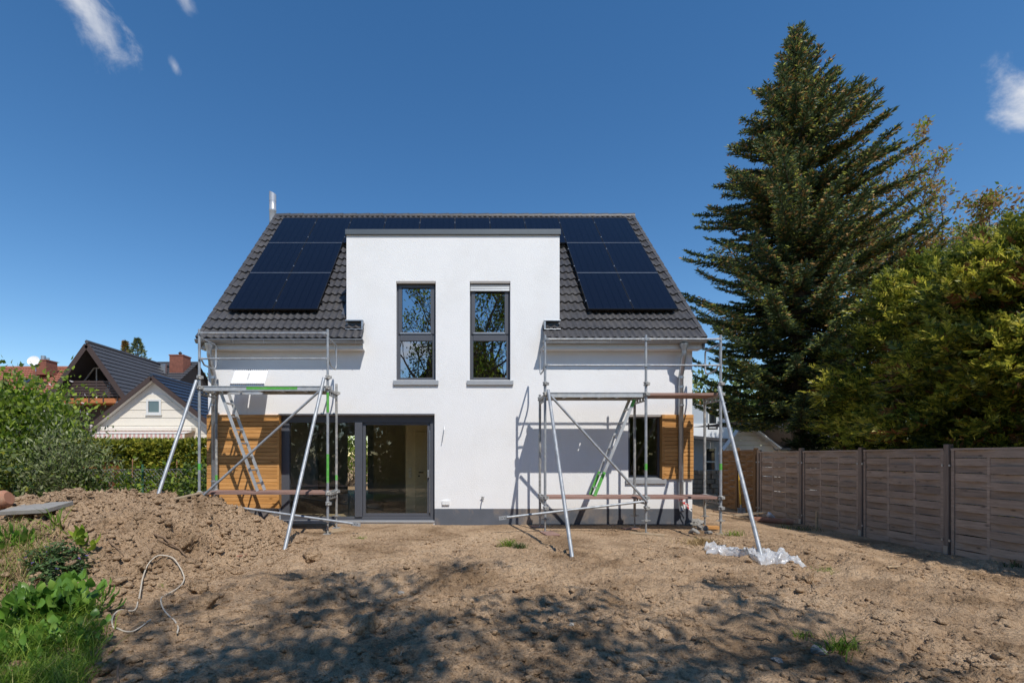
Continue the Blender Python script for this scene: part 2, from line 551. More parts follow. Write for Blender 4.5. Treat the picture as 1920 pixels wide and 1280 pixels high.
def hit(px, py):
    """the soil point met by the line of sight through a pixel of the photograph"""
    d = np.arange(2.6, 16, .01)
    x = (px - CX) / F * d
    z = HC + (CY - py) / F * d
    h = soil_h(x, d)
    k = np.argmax(z <= h)
    return Vector((x[k], d[k], h[k]))

def grid_mesh(name, xs, ys, hf, mat, kind=None):
    X, Y = np.meshgrid(xs, ys)
    Z = hf(X.ravel(), Y.ravel())
    V = np.stack([X.ravel(), Y.ravel(), Z], 1)
    nx, ny = len(xs), len(ys)
    i = np.arange((nx - 1) * (ny - 1))
    r, c = i // (nx - 1), i % (nx - 1)
    a = r * nx + c
    Fq = np.stack([a, a + 1, a + nx + 1, a + nx], 1)
    return np_mesh(name, V, Fq, mat, loc=(0, 0, 0), smooth=True)

def graded(lo, hi, step, far_lo, far_hi, n=26):
    mid = np.arange(lo, hi, step)
    a = lo - np.geomspace(step, lo - far_lo, n)[::-1]
    b = mid[-1] + np.geomspace(step, far_hi - hi, n)
    return np.concatenate([a, mid, b])
gxs = graded(-7.0, 9.2, .027, -1500, 1500, 44)
gys = np.concatenate([graded(2.2, 9.6, .024, -1500, 10, 44)[:44], np.arange(2.2, 9.6, .024), np.arange(9.6, 16, .06), 16 + np.geomspace(.06, 1500, 44)])
ground = grid_mesh('ground', gxs, gys, ground_h, M['soil'])
setp(ground, kind='structure')
heap = grid_mesh('soil_heap', np.arange(-13.4, -1.75, .028), np.arange(4.05, 9.8, .024), lambda x, y: base_h(x, y) + heap_h(x, y) - .03 - .25 * smooth(.06, -.02, heap_h(x, y)), M['soil_h'])
heap.name = 'soil_heap'
setp(heap, 'long lumpy heap of sandy soil piled before the green striped scaffold', 'soil heap')

# ---- loose lumps of soil
def ico(sub):
    bm = bmesh.new()
    bmesh.ops.create_icosphere(bm, subdivisions=sub, radius=1)
    V = np.array([v.co[:] for v in bm.verts]); Fq = np.array([[v.index for v in f.verts] for f in bm.faces])
    bm.free()
    return V, Fq
ICO1, ICOF1 = ico(1)
ICO2, ICOF2 = ico(2)
ICO3, ICOF3 = ico(4)
def lump_verts(V, r, g, squash=.65, amp=.3):
    n = V / np.linalg.norm(V, axis=1)[:, None]
    k = g.normal(size=(5, 3)) * 1.8
    ph = g.uniform(0, 6, 5)
    d = 1 + amp * np.sum(np.sin(n @ k.T + ph), 1) / 2.2 + g.normal(0, .03, len(V))
    # flatten some sides so the lump has facets
    for _ in range(6):
        a = g.normal(size=3); a /= np.linalg.norm(a)
        t = (n * d[:, None]) @ a
        c_ = g.uniform(.55, .8)
        d = np.where(t > c_, d * c_ / np.maximum(t, .01), d)
    d = d * (1 + g.normal(0, .05, len(V)))
    P = n * d[:, None] * np.array([1, .85 + .3 * g.random(), squash])
    an = g.uniform(0, 6.28)
    c, s = math.cos(an), math.sin(an)
    return (P @ np.array([[c, s, 0], [-s, c, 0], [0, 0, 1]])) * r
def scatter(name, X, Y, rad, mat, label, cat):
    g = np.random.default_rng(5)
    Z = soil_h(X, Y)
    Vs, Fs, k = [], [], 0
    small = rad <= .022
    for (V0, F0, sel, nv) in ((ICO1, ICOF1, small, 80), (ICO2, ICOF2, ~small, 60)):
        kinds = [lump_verts(V0, 1.0, g) for _ in range(nv)]
        which = g.integers(0, nv, len(X))
        for q in range(nv):
            ii = np.where(sel & (which == q))[0]
            if len(ii) == 0: continue
            B_ = np.stack([X[ii], Y[ii], Z[ii] + rad[ii] * .12], 1)
            P = kinds[q][None] * rad[ii][:, None, None] + B_[:, None, :]
            Vs.append(P.reshape(-1, 3))
            nvx = len(V0)
            Fs.append((F0[None] + (np.arange(len(ii)) * nvx)[:, None, None]).reshape(-1, 3) + k)
            k += len(ii) * nvx
    o = np_mesh(name, np.concatenate(Vs), np.concatenate(Fs), mat, loc=(0, 0, 0))
    return setp(o, label, cat, kind='stuff')
n1 = 42000
d_ = 3.0 + 6.6 * rng.random(n1) ** 1.25
t_ = rng.uniform(-1.0, 1.15, n1)
X_, Y_ = t_ * d_, d_
keep = (X_ < 8.1) & (fbm(X_ * .8, Y_ * .8, 3, 33) + .25 * rng.random(n1) > .52)
X_, Y_ = X_[keep], Y_[keep]
rad = .005 + .009 * rng.random(len(X_)) ** 1.5 + .042 * rng.random(len(X_)) ** 15
scatter('soil_crumbs', X_, Y_, rad, M['soil'], 'loose crumbs and small lumps of soil strewn over the bare plot', 'soil crumbs')
n2 = 15000
X_ = rng.uniform(-8.5, -2.2, n2); Y_ = rng.uniform(4.4, 8.6, n2)
keep = heap_h(X_, Y_) > .06
X_, Y_ = X_[keep], Y_[keep]
rad = .008 + .016 * rng.random(len(X_)) + .055 * rng.random(len(X_)) ** 14
scatter('heap_lumps', X_, Y_, rad, M['soil_h'], 'broken lumps of soil lying over the long heap', 'soil lumps')

def clod(px, py, rpx, label, squash=.7, mat='soil_h', name='soil_clod', cat='soil clod', group='big clods of soil', seed=1):
    g = np.random.default_rng(seed)
    p = hit(px, py)
    r = rpx / F * p.y
    P = lump_verts(ICO3, r, g, squash, .26)
    nz = P / np.linalg.norm(P, axis=1)[:, None]
    q1 = fbm(nz[:, 0] * 3 + nz[:, 2] * 2 + seed, nz[:, 1] * 3 + nz[:, 2], 4, 200 + seed)[:, None] - .5
    q2 = smooth(.46, .54, fbm(nz[:, 0] * 2.2 - nz[:, 2] * 2.4, nz[:, 1] * 2.6 + nz[:, 2] * 1.3 + seed, 3, 230 + seed))[:, None] - .5
    q3 = fbm(nz[:, 0] * 9 + nz[:, 2] * 5, nz[:, 1] * 9 - nz[:, 2] * 6, 3, 260 + seed)[:, None] - .5
    P = P * (1 + .30 * q1 + .16 * q2 + .14 * q3)
    o = np_mesh(name, P + np.array([p.x, p.y, p.z + r * .25]), ICOF3, M[mat], loc=tuple(p), smooth=True)
    return setp(o, label, cat, group)
clod(682, 1182, 27, 'large round clod alone in the dappled shade at the bottom of the bare plot', .8, seed=3)
clod(384, 1140, 26, 'angular shaded clod at the foot of the heap, below the pointed clod by the cable', .75, seed=4)
clod(376, 1108, 21, 'pointed clod on the heap beside the bend of the white cable', .9, seed=5)
clod(584, 1050, 20, 'dark crumbly clod where the heap runs out toward the bare plot', .7, seed=6)
clod(262, 1062, 26, 'broad clod under the top bend of the white cable loop', .7, seed=7)
clod(180, 1098, 18, 'smooth clod beside the dark green weed patch', .6, seed=8)
clod(350, 1030, 18, 'clod half way up the heap beside the brown twigs', .8, seed=9)
clod(1532, 1221, 13, 'sharp grey stone next to the tallest grass tuft', .6, 'concrete', 'stone', 'stone', 'loose stones', seed=10)
clod(1455, 1240, 10, 'small pale stone lying apart, nearer the viewer than the sharp grey stone', .7, 'concrete', 'stone', 'stone', 'loose stones', seed=11)
clod(750, 1113, 6, 'tiny grey pebble above the dappled shade in the middle of the plot', .7, 'concrete', 'stone', 'stone', 'loose stones', seed=12)
clod(1072, 1172, 6, 'tiny bluish pebble in the dappled shade, nearer the fence than the other pebble', .7, 'concrete', 'stone', 'stone', 'loose stones', seed=13)
clod(1515, 1090, 15, 'knobbly clod with a twig, between the plastic sheet and the tall grass tuft', .8, seed=14)
clod(200, 1258, 16, 'pale clod on bare soil just beside the long grass', .7, seed=15)
# ------------------------------------------------------------------ the new white house
DW, DE = 10.35, 10.05                      # facade plane and eaves edge
XL, XR = -5.40, 4.925
RZ = HC + 451 / F * 14.37                  # ridge height
EZ = HC + 220 / F * DE                     # tile height at the eaves
RY = 14.37
SL = (RZ - EZ) / (RY - DE)
def roof_z(y): return EZ + SL * (y - DE)
house = thing('white_house', 'new white rendered house with solar panels, dark tiled roof and flat topped front dormer', 'house', (0, DW, 0))
hp = house
DX0, DX1, DTOP = -2.449, 2.095, 6.17
OP = {'door': (-3.89, -.569, .06, 2.337), 'wl': (-1.388, -.546, 3.077, 5.19), 'wr': (.182, 1.046, 3.077, 5.19), 'gw': (3.56, 4.30, .98, 2.345)}
REV = .13
# -- walls
w = MB()
xs = sorted({XL, XR, DX0, DX1} | {v for o in OP.values() for v in o[:2]})
zs = sorted({-.3, 4.12, DTOP} | {v for o in OP.values() for v in o[2:]})
for i in range(len(xs) - 1):
    for j in range(len(zs) - 1):
        cx, cz = (xs[i] + xs[i + 1]) / 2, (zs[j] + zs[j + 1]) / 2
        if not (cz < 4.12 or (DX0 < cx < DX1)): continue
        if any(a < cx < b and c < cz < d for (a, b, c, d) in OP.values()): continue
        w.quad((xs[i], DW, zs[j]), (xs[i + 1], DW, zs[j]), (xs[i + 1], DW, zs[j + 1]), (xs[i], DW, zs[j + 1]))
for (a, b, c, d) in OP.values():
    y0, y1 = DW, DW + .3
    w.quad((a, y0, c), (a, y1, c), (a, y1, d), (a, y0, d))
    w.quad((b, y0, c), (b, y0, d), (b, y1, d), (b, y1, c))
    w.quad((a, y0, d), (a, y1, d), (b, y1, d), (b, y0, d))
    w.quad((a, y0, c), (b, y0, c), (b, y1, c), (a, y1, c))
yb = 18.39
for x in (XL, XR):
    w.poly([(x, DW, -.3), (x, yb, -.3), (x, yb, 4.12), (x, RY, RZ - .12), (x, DW, 4.12)])
for (xa, xb, za, zb) in ((XL, -4.30, -.3, 4.12), (-3.55, XR, -.3, 4.12), (-4.30, -3.55, 2.25, 4.12), (-4.30, -3.55, -.3, .06)):
    w.quad((xa, yb, za), (xb, yb, za), (xb, yb, zb), (xa, yb, zb))
# dormer cheeks and deck
yd = DE + (DTOP - EZ) / SL + .25
for x in (DX0, DX1):
    w.poly([(x, DW, 3.7), (x, DW, DTOP), (x, yd, DTOP)])
w.quad((DX0, DW, DTOP), (DX1, DW, DTOP), (DX1, yd, DTOP), (DX0, yd, DTOP))
wall = w.build('wall', M['plaster'], house, merge=True)
# -- plinth, slightly proud
p = MB()
p.box(-.569, XR - .004, DW - .006, DW + .02, -.3, .345)
p.build('plinth', M['plinth'], house)
p = MB()
p.box(XL + .01, -3.89, DW - .004, DW + .02, -.3, .33)
p.build('plinth', M['plinth'], house)
# -- roof: real rolled tiles, course by course
def tile_roof():
    roll, nseg = .15, 8
    x0, x1 = -5.46, 5.05
    nx = int(round((x1 - x0) / roll)) * nseg + 1
    X = np.linspace(x0, x1, nx)
    ph = (X - x0) / roll * 2 * PI
    prof = .034 * (.5 - .5 * np.cos(ph)) ** 1.5
    L = math.hypot(RY - DE, RZ - EZ)
    nc = 18
    c = L / nc
    ny_, nz_ = -SL / math.hypot(1, SL), 1 / math.hypot(1, SL)
    ty, tz = 1 / math.hypot(1, SL), SL / math.hypot(1, SL)
    V, Fq = [], []
    k = 0
    g = np.random.default_rng(3)
    for i in range(nc):
        jit = np.repeat(g.normal(0, .0025, nx // (2 * nseg) + 2), 2 * nseg)[:nx]
        rows = [(i * c - .014, -.010), (i * c - .014, .046), (i * c + .02, .050), (i * c + c * .5, .028), (i * c + c + .02, .004)]
        for ri, (v, h) in enumerate(rows):
            hh = h + (prof if ri > 0 else prof * .75) + jit * (1 if ri else 0)
            V.append(np.stack([X, DE + ty * v + ny_ * hh, EZ + tz * v + nz_ * hh], 1))
        for r in range(4):
            a = k + r * nx + np.arange(nx - 1)
            q = np.stack([a, a + 1, a + nx + 1, a + nx], 1)
            xc = (X[:-1] + X[1:]) / 2
            vm = (rows[r][0] + rows[r + 1][0]) / 2
            ym = DE + ty * vm
            if ym < DW + .05: bad = (xc > -2.055) & (xc < 1.725)
            elif ym < yd: bad = (xc > DX0 + .0) & (xc < DX1 - .0)
            else: bad = np.zeros(nx - 1, bool)
            Fq.append(q[~bad])
        k += 5 * nx
    return np.concatenate(V), np.concatenate(Fq)
V, Fq = tile_roof()
roof = np_mesh('roof', V, Fq, M['tile'], parent=house, smooth=True)
roof.data.set_sharp_from_angle(angle=R(35))
# back slope and verge boards
b = MB()
b.quad((-5.46, RY, RZ), (5.05, RY, RZ), (5.05, 18.7, EZ), (-5.46, 18.7, EZ))
b.build('rear_roof', M['tile'], house)
for x in (-5.462, 5.022):
    b = MB()
    for (ya, yb2) in ((DE + .01, RY), (18.69, RY)):
        za, zb = EZ, RZ
        b.add([(x, ya, za - .20), (x + .03, ya, za - .20), (x + .03, yb2, zb - .2), (x, yb2, zb - .2), (x, ya, za + .02), (x + .03, ya, za + .02), (x + .03, yb2, zb + .02), (x, yb2, zb + .02)],
              [(0, 1, 2, 3), (4, 7, 6, 5), (0, 4, 5, 1), (1, 5, 6, 2), (2, 6, 7, 3), (3, 7, 4, 0)])
    b.build('verge_board', M['anthracite'], house)
# verge tiles: stepped caps on both slanting edges
L = math.hypot(RY - DE, RZ - EZ); c = L / 18
U = Vector((0, (RY - DE) / L, (RZ - EZ) / L)); NN = Vector((0, -U.z, U.y))
for x in (-5.44, 5.03):
    b = MB()
    for i in range(18):
        o = Vector((x, DE, EZ)) + U * ((i + .5) * c) + NN * .03
        b.obox(o, (.045, 0, 0), U * (c * .52) + NN * -.008, NN * .042)
    b.build('verge_tile', M['tile'], house, bevel=.008)
# ridge caps
b = MB()
n = 27
for i in range(n):
    xa = -5.47 + i * (10.54 / n); xb = xa + 10.54 / n + .035
    ra, rb = .118, .132
    pa, fs = [], []
    for (xx, r_) in ((xa, ra), (xb, rb)):
        for j in range(9):
            a = PI * j / 8
            pa.append((xx, RY + r_ * math.cos(a) * 1.05, RZ - .06 + r_ * math.sin(a)))
    for j in range(8): fs.append((j, j + 1, 9 + j + 1, 9 + j))
    fs.append(tuple(range(9))); fs.append(tuple(range(17, 8, -1)))
    b.add(pa, fs)
b.build('ridge_tile', M['tile'], house, smooth=True)
# -- eaves: soffit, fascia
def eave(xa, xb):
    s = MB()
    s.box(xa, xb, DE + .09, DW - .002, 3.70, 3.725)
    s.box(xa, xb, DE + .08, DE + .105, 3.70, 3.90)
    s.build('soffit', M['soffit'], house)
    g = MB()
    gy, gz_, gr = DE + .0, 3.86, .066
    prof = [(gy + gr * math.cos(a), gz_ + gr * math.sin(a)) for a in [PI + PI * k / 10 for k in range(11)]]
    prof2 = [(gy + (gr - .006) * math.cos(a), gz_ + (gr - .006) * math.sin(a)) for a in [PI + PI * k / 10 for k in range(11)]]
    g.prism(prof + prof2[::-1], 'x', xa - .03, xb + .03)
    g.tube([(xa - .03, gy - gr, gz_ + .004), (xb + .03, gy - gr, gz_ + .004)], .011, 8)
    for xe in (xa - .03, xb + .028):
        g.prism(prof, 'x', xe, xe + .003)
    gut = g.build('gutter', M['gutter'], house, smooth=True)
    k = int((xb - xa) / .62)
    for i in range(k + 1):
        xx = xa + .12 + i * (xb - xa - .24) / k
        pr = [(xx, gy + (gr + .004) * math.cos(a), gz_ + (gr + .004) * math.sin(a)) for a in [PI * .98 + PI * 1.02 * q / 8 for q in range(9)]]
        br = MB()
        br.tube(pr, .007, 6)
        br.build('gutter_bracket', M['zinc'], gut)
eave(-5.46, -2.055)
eave(1.725, 5.03)
# zinc end boxes where the eaves die into the dormer front
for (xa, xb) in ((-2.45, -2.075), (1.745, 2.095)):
    z0, z1 = 4.19, 4.335
    f = MB()
    f.box(xa, xb, DW - .13, DW - .004, z1 - .025, z1)
    f.box(xa, xb, DW - .13, DW - .004, z0 - .06, z0 - .045)
    xo = xb - .035 if xa < 0 else xa
    f.box(xo, xo + .035, DW - .125, DW - .006, z0 - .044, z1 - .026)
    f.build('flashing_box', M['zinc'], house, bevel=.003)
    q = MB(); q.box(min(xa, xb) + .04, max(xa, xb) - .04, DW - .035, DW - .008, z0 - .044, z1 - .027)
    q.build('box_shade', M['anthracite'], house)  # dark sheet stands in for the shade inside the open box
# dark flashing strip folded up the dormer cheek
f = MB()
f.add([(DX0 - .18, 10.62, roof_z(10.62) + .07), (DX0 - .02, 10.55, roof_z(10.55) + .08), (DX0 - .012, 10.95, roof_z(10.95) + .42), (DX0 - .11, 11.0, roof_z(11.0) + .10)], [(0, 1, 2, 3)])
f.build('flashing_sheet', M['anthracite'], house)
# -- dormer parapet cap
c_ = MB()
c_.box(DX0 - .022, DX1 + .022, DW - .04, DW + .18, DTOP + .0, DTOP + .112)
for x in (DX0 - .022, DX1 - .113): c_.box(x, x + .135, DW + .181, yd - .25, DTOP, DTOP + .112)
c_.build('parapet_cap', M['parapet'], house, bevel=.006)
# -- windows
def window(name, o, frame=.075, transom=None, shutter=0.0, sill=True, sash_offset=True, glass='glass', yoff=.10):
    a, b, c, d = OP[o]
    y0, y1 = DW + yoff, DW + yoff + .07
    m = MB()
    m.box(a, a + frame, y0, y1, c, d); m.box(b - frame, b, y0, y1, c, d)
    m.box(a + frame, b - frame, y0, y1, c, c + frame); m.box(a + frame, b - frame, y0, y1, d - frame, d)
    panes = []
    if transom:
        t0, t1 = transom
        m.box(a + frame, b - frame, y0 - .012, y1, t0, t1)
        # opening sash stands proud in the upper light
        s = .04
        m.box(a + frame * .5, a + frame + s, y0 - .022, y0 - .001, t1 + .0, d - frame * .6)
        m.box(b - frame - s, b - frame * .5, y0 - .022, y0 - .001, t1 + .0, d - frame * .6)
        m.box(a + frame + s, b - frame - s, y0 - .022, y0 - .001, t1, t1 + s)
        m.box(a + frame + s, b - frame - s, y0 - .022, y0 - .001, d - frame - s, d - frame * .6)
        panes = [(a + frame, b - frame, c + frame, t0), (a + frame, b - frame, t1, d - frame)]
    else:
        panes = [(a + frame, b - frame, c + frame, d - frame)]
    fr = m.build(name, M['anthracite'], house, bevel=.004)
    for (pa, pb, pc, pd) in panes:
        q = MB(); q.quad((pa, y0 + .02, pc), (pb, y0 + .02, pc), (pb, y0 + .02, pd), (pa, y0 + .02, pd))
        q.build('pane', M[glass], fr)
    if transom:
        q = MB(); q.box(a + frame, b - frame - .03, y0 - .03, y0 - .0225, transom[1] + .004, transom[1] + .03)
        q.build('drip_rail', M['zinc'], fr)
    if shutter:
        q = MB()
        k = 4
        for i in range(k):
            z1 = d - .045 - i * shutter / k
            q.prism([(DW + .045, z1), (DW + .036, z1 - shutter / k * .5), (DW + .045, z1 - shutter / k + .003), (DW + .055, z1 - shutter / k + .003), (DW + .055, z1)], 'x', a + .012, b - .012)
        q.build('roller_shutter', M['shut'], fr)
    q = MB()
    q.box(a + .01, b - .01, DW + .005, DW + .07, d - .04, d - .004)
    q.build('shutter_box', M['soffit_d'], fr)
    if sill:
        q = MB()
        q.prism([(DW - .045, c - .10), (DW - .045, c - .005), (DW + .08, c + .028), (DW + .08, c + .012), (DW - .003, c - .02), (DW - .003, c - .10)], 'x', a - .06, b + .06)
        q.build('sill', M['zinc_sill'], fr, bevel=.003)
    return fr
M['shut'] = pmat('shutter_slat', (.40, .43, .46), .4, metal=.3, var=.03)
M['soffit_d'] = pmat('shutter_box_grey', (.36, .33, .30), .6, var=.04)
M['zinc_sill'] = pmat('aluminium_sill', (.44, .45, .46), .4, metal=.35, var=.05)
window('window', 'wl', transom=(3.94, 4.085))
window('window', 'wr', transom=(3.94, 4.085), shutter=.16)
window('window', 'gw', frame=.07, glass='glass_d')
# -- patio door
a, b, c, d = OP['door']
y0, y1 = DW + .09, DW + .20
m = MB()
fr = .085
m.box(a, a + .19, y0, y1, c, d)
m.box(b - .10, b, y0, y1, c, d)
m.box(a + .19, b - .10, y0, y1, d - .15, d)
m.box(a + .19, b - .10, y0, y1, c, c + .10)
m.box(-2.286, -2.127, y0 - .03, y1, c + .10, d - .15)
door = m.build('patio_door', M['anthracite'], house, bevel=.004)
m = MB()   # sliding leaf
xa, xb = -2.125, b - .105
m.box(xa, xa + .06, y0 + .03, y1 - .02, c + .101, d - .151); m.box(xb - .06, xb, y0 + .03, y1 - .02, c + .101, d - .151)
m.box(xa + .06, xb - .06, y0 + .03, y1 - .02, c + .101, c + .17); m.box(xa + .06, xb - .06, y0 + .03, y1 - .02, d - .20, d - .151)
m.build('sliding_leaf', M['anthracite'], door, bevel=.004)
for (pa, pb) in ((a + .19, -2.286), (-2.065, xb - .06)):
    q = MB(); q.quad((pa, y0 + .06, c + .1), (pb, y0 + .06, c + .1), (pb, y0 + .06, d - .15), (pa, y0 + .06, d - .15))
    q.build('pane', M['glass_d'], door)
q = MB(); q.box(xb - .055, xb - .02, y0 - .03, y0 + .029, 1.0, 1.16); q.build('handle', M['zinc'], door, bevel=.006)
q = MB(); q.box(xb - .012, xb + .003, y0 - .012, y0 + .028, .25, 2.02); q.build('seal_strip', M['zinc'], door)
q = MB(); q.box(a + .0, b - .0, DW - .03, y0 - .001, c - .005, c + .03); q.build('threshold', M['zinc_sill'], door, bevel=.003)
q = MB(); q.box(a + .02, b - .03, DW - .012, DW + .1, -.3, c - .03); q.build('door_footing', pmat('sandy_footing', (.40, .31, .22), .9, var=.12), house)
# -- timber cladding
def cladding(xa, xb, za, zb, n, brackets=False):
    q = MB()
    h = (zb - za) / n
    g = random.Random(int(xa * 100))
    for i in range(n):
        z = za + i * h
        t = DW - .052 + g.uniform(-.002, .002)
        q.prism([(t, z + .004), (t, z + h - .006), (t + .014, z + h), (DW - .004, z + h), (DW - .004, z)], 'x', xa, xb)
    return q.build('timber_cladding', M['clad'], house)
cladding(XL - .004, -3.905, .36, 2.345, 25)
cladding(4.315, XR + .004, .98, 2.345, 17)
q = MB(); q.box(-3.904, -3.868, DW - .056, DW + .085, .36, 2.345); q.build('cladding_edge', M['clad'], house)
q = MB(); q.box(4.262, 4.314, DW - .056, DW + .08, .98, 2.345); q.build('cladding_edge', M['clad'], house)
q = MB(); q.box(a, b, DW - .03, DW + .05, 2.338, 2.366); q.build('door_drip_edge', M['anthracite'], house)
# -- downpipes
def downpipe(x0, x1, zbot, tail):
    q = MB()
    yg, yw = DE + .0, DW - .085
    q.lathe((x0, yg, 3.62), [(.05, 0), (.055, .05), (.085, .12), (.092, .17), (.088, .17)], 16)
    pts = [(x0, yg, 3.63), (x0, yg, 3.56), (x0 + (x1 - x0) * .12, yg + .04, 3.50), (x0 + (x1 - x0) * .88, yw - .04, 3.24), (x1, yw, 3.17), (x1, yw, zbot)] + tail
    q.tube(pts, .05, 16)
    for z in (3.15, 2.95): q.tube([(x1, yw, z), (x1, yw, z - .05)], .056, 16)
    o = q.build('downpipe', M['zinc'], house, smooth=True)
    for z in (2.55, .95):
        c = MB()
        c.tube([(x1, yw, z), (x1, yw, z - .03)], .060, 16); c.box(x1 - .01, x1 + .01, yw + .05, DW - .003 if x1 > 0 or z > 2.4 else DW - .057, z - .025, z - .005)
        c.build('pipe_clip', M['steel'], o, smooth=True)
    return o
downpipe(-5.22, -5.235, -.1, [])
downpipe(4.61, 4.645, .42, [(4.645, DW - .085, .40), (4.645, DW - .13, .30)])
# -- flue
q = MB()
FLX, FLY = -5.79, 14.9
q.lathe((FLX, FLY, 2.34), [(.0, 0), (.1, 0), (.1, 5.4), (.106, 5.41), (.106, 5.46), (.1, 5.47), (.1, 6.62), (.108, 6.63), (.108, 6.70), (.1, 6.71), (.1, 6.93)], 24)
flue = q.build('chimney_flue', M['stainless'], house, smooth=True)
q = MB()   # slanted outlet
n = 24
lo = [(FLX + .104 * math.cos(2 * PI * j / n), FLY + .104 * math.sin(2 * PI * j / n), 9.27) for j in range(n)]
hi = [(x, y, 9.53 - .45 * (x - FLX)) for (x, y, z) in lo]
q.add(lo + hi, [(j, (j + 1) % n, n + (j + 1) % n, n + j) for j in range(n)])
q.build('flue_outlet', M['stainless'], flue, smooth=True)
# -- solar panels
def solarmat():
    m, nt, out = nodes_of('solar_cells')
    p = N(nt, 'ShaderNodeBsdfPrincipled')
    nt.links.new(p.outputs[0], out.inputs['Surface'])
    tc = N(nt, 'ShaderNodeTexCoord')
    sp = N(nt, 'ShaderNodeSeparateXYZ')
    nt.links.new(tc.outputs['UV'], sp.inputs[0])
    def line(src, n, wd):
        a = N(nt, 'ShaderNodeMath', operation='MULTIPLY'); nt.links.new(src, a.inputs[0]); a.inputs[1].default_value = n
        f = N(nt, 'ShaderNodeMath', operation='FRACT'); nt.links.new(a.outputs[0], f.inputs[0])
        l = N(nt, 'ShaderNodeMath', operation='LESS_THAN'); nt.links.new(f.outputs[0], l.inputs[0]); l.inputs[1].default_value = wd
        return l.outputs[0]
    a = line(sp.outputs[0], 36, .16)
    b = line(sp.outputs[1], 10, .03)
    b2 = line(sp.outputs[0], 6, .03)
    mxm = N(nt, 'ShaderNodeMath', operation='MAXIMUM'); nt.links.new(b, mxm.inputs[0]); nt.links.new(b2, mxm.inputs[1])
    c1 = N(nt, 'ShaderNodeMixRGB'); nt.links.new(a, c1.inputs[0]); c1.inputs[1].default_value = (.004, .005, .011, 1); c1.inputs[2].default_value = (.013, .017, .030, 1)
    c2 = N(nt, 'ShaderNodeMixRGB'); nt.links.new(mxm.outputs[0], c2.inputs[0]); nt.links.new(c1.outputs[0], c2.inputs[1]); c2.inputs[2].default_value = (.002, .002, .004, 1)
    nt.links.new(c2.outputs[0], p.inputs['Base Color'])
    p.inputs['Roughness'].default_value = .12
    p.inputs['IOR'].default_value = 1.33
    return m
M['cells'] = solarmat()
M['panel_frame'] = pmat('black_panel_frame', (.017, .018, .021), .35, metal=.3)
M['clamp'] = pmat('bright_clamp', (.7, .72, .74), .3, metal=.8)
PW, PL = .982, 1.642
U = Vector((0, 1, SL)).normalized(); NN = Vector((0, -U.z, U.y))
def panel(parent, org):
    """org: lower left corner on the module plane, world"""
    o = Vector(org)
    fr = .012; g = .006; t = .035
    m = MB()
    def P(x, v, h): return o + Vector((x, 0, 0)) + U * v + NN * h
    def slab(x0, x1, v0, v1, h0, h1, mi):
        m.obox(P((x0 + x1) / 2, (v0 + v1) / 2, (h0 + h1) / 2), ((x1 - x0) / 2, 0, 0), U * ((v1 - v0) / 2), NN * ((h1 - h0) / 2), mi)
    slab(g, PW - g, g, g + fr, 0, t, 0); slab(g, PW - g, PL - g - fr, PL - g, 0, t, 0)
    slab(g, g + fr, g + fr, PL - g - fr, 0, t, 0); slab(PW - g - fr, PW - g, g + fr, PL - g - fr, 0, t, 0)
    slab(g + fr, PW - g - fr, g + fr, PL - g - fr, .004, t - .004, 1)
    for v in (.34, PL - .36): slab(-.012, .012, v - .014, v + .014, t - .004, t + .005, 2)
    return m
base0 = Vector((-5.09, 10.67, 0)); 
def mod_org(cx_, row):
    v0 = (10.67 - DE) / U.y
    return Vector((cx_, DE, EZ)) + U * (v0 + row * PL + (.004 * row)) + NN * .125
first = None
spots = [(-5.09, 0), (-5.09 + PW, 0), (-5.09, 1), (-5.09 + PW, 1)] + [(-5.09 + PW * k, 2) for k in range(10)] + [(-5.09 + PW * 8, 0), (-5.09 + PW * 9, 0), (-5.09 + PW * 8, 1), (-5.09 + PW * 9, 1)]
for (x, r_) in spots:
    og = mod_org(x, r_)
    if first is None:
        m = panel(house, og)
        first = m.build('solar_panel', [M['panel_frame'], M['cells'], M['clamp']], house, normals=False)
        uv = first.data.uv_layers.new(name='UVMap')
        for poly in first.data.polygons:
            for li in poly.loop_indices:
                v = first.data.vertices[first.data.loops[li].vertex_index].co + Vector(house['org']) - og
                uv.data[li].uv = (v.x / PW, v.dot(U) / PL)
        o0 = og
    else:
        c = first.copy(); col.objects.link(c); c.parent = house; c.location = og - o0
# mounting rails under the panels
for (xa, xb, r0) in ((-5.12, -3.10, 0), (-5.12, -3.10, 1), (-5.12, 4.77, 2), (2.74, 4.77, 0), (2.74, 4.77, 1)):
    for v in (.34, PL - .36):
        o = mod_org(0, r0) + U * v + NN * -.025
        q = MB()
        q.obox(o + Vector(((xa + xb) / 2, 0, 0)), ((xb - xa) / 2, 0, 0), U * .02, NN * .02)
        q.build('mounting_rail', M['panel_frame'], house)
# silver joint strips between the rows
for (xa, xb, r0) in ((-5.09, -3.13, 1), (-5.09, -3.13, 2), (2.77, 4.73, 1), (2.77, 4.73, 2)):
    o = mod_org(0, r0) + U * -.002 + NN * .032
    q = MB()
    q.obox(o + Vector(((xa + xb) / 2, 0, 0)), ((xb - xa) / 2 - .01, 0, 0), U * .006, NN * .004)
    q.build('joint_strip', M['clamp'], house)
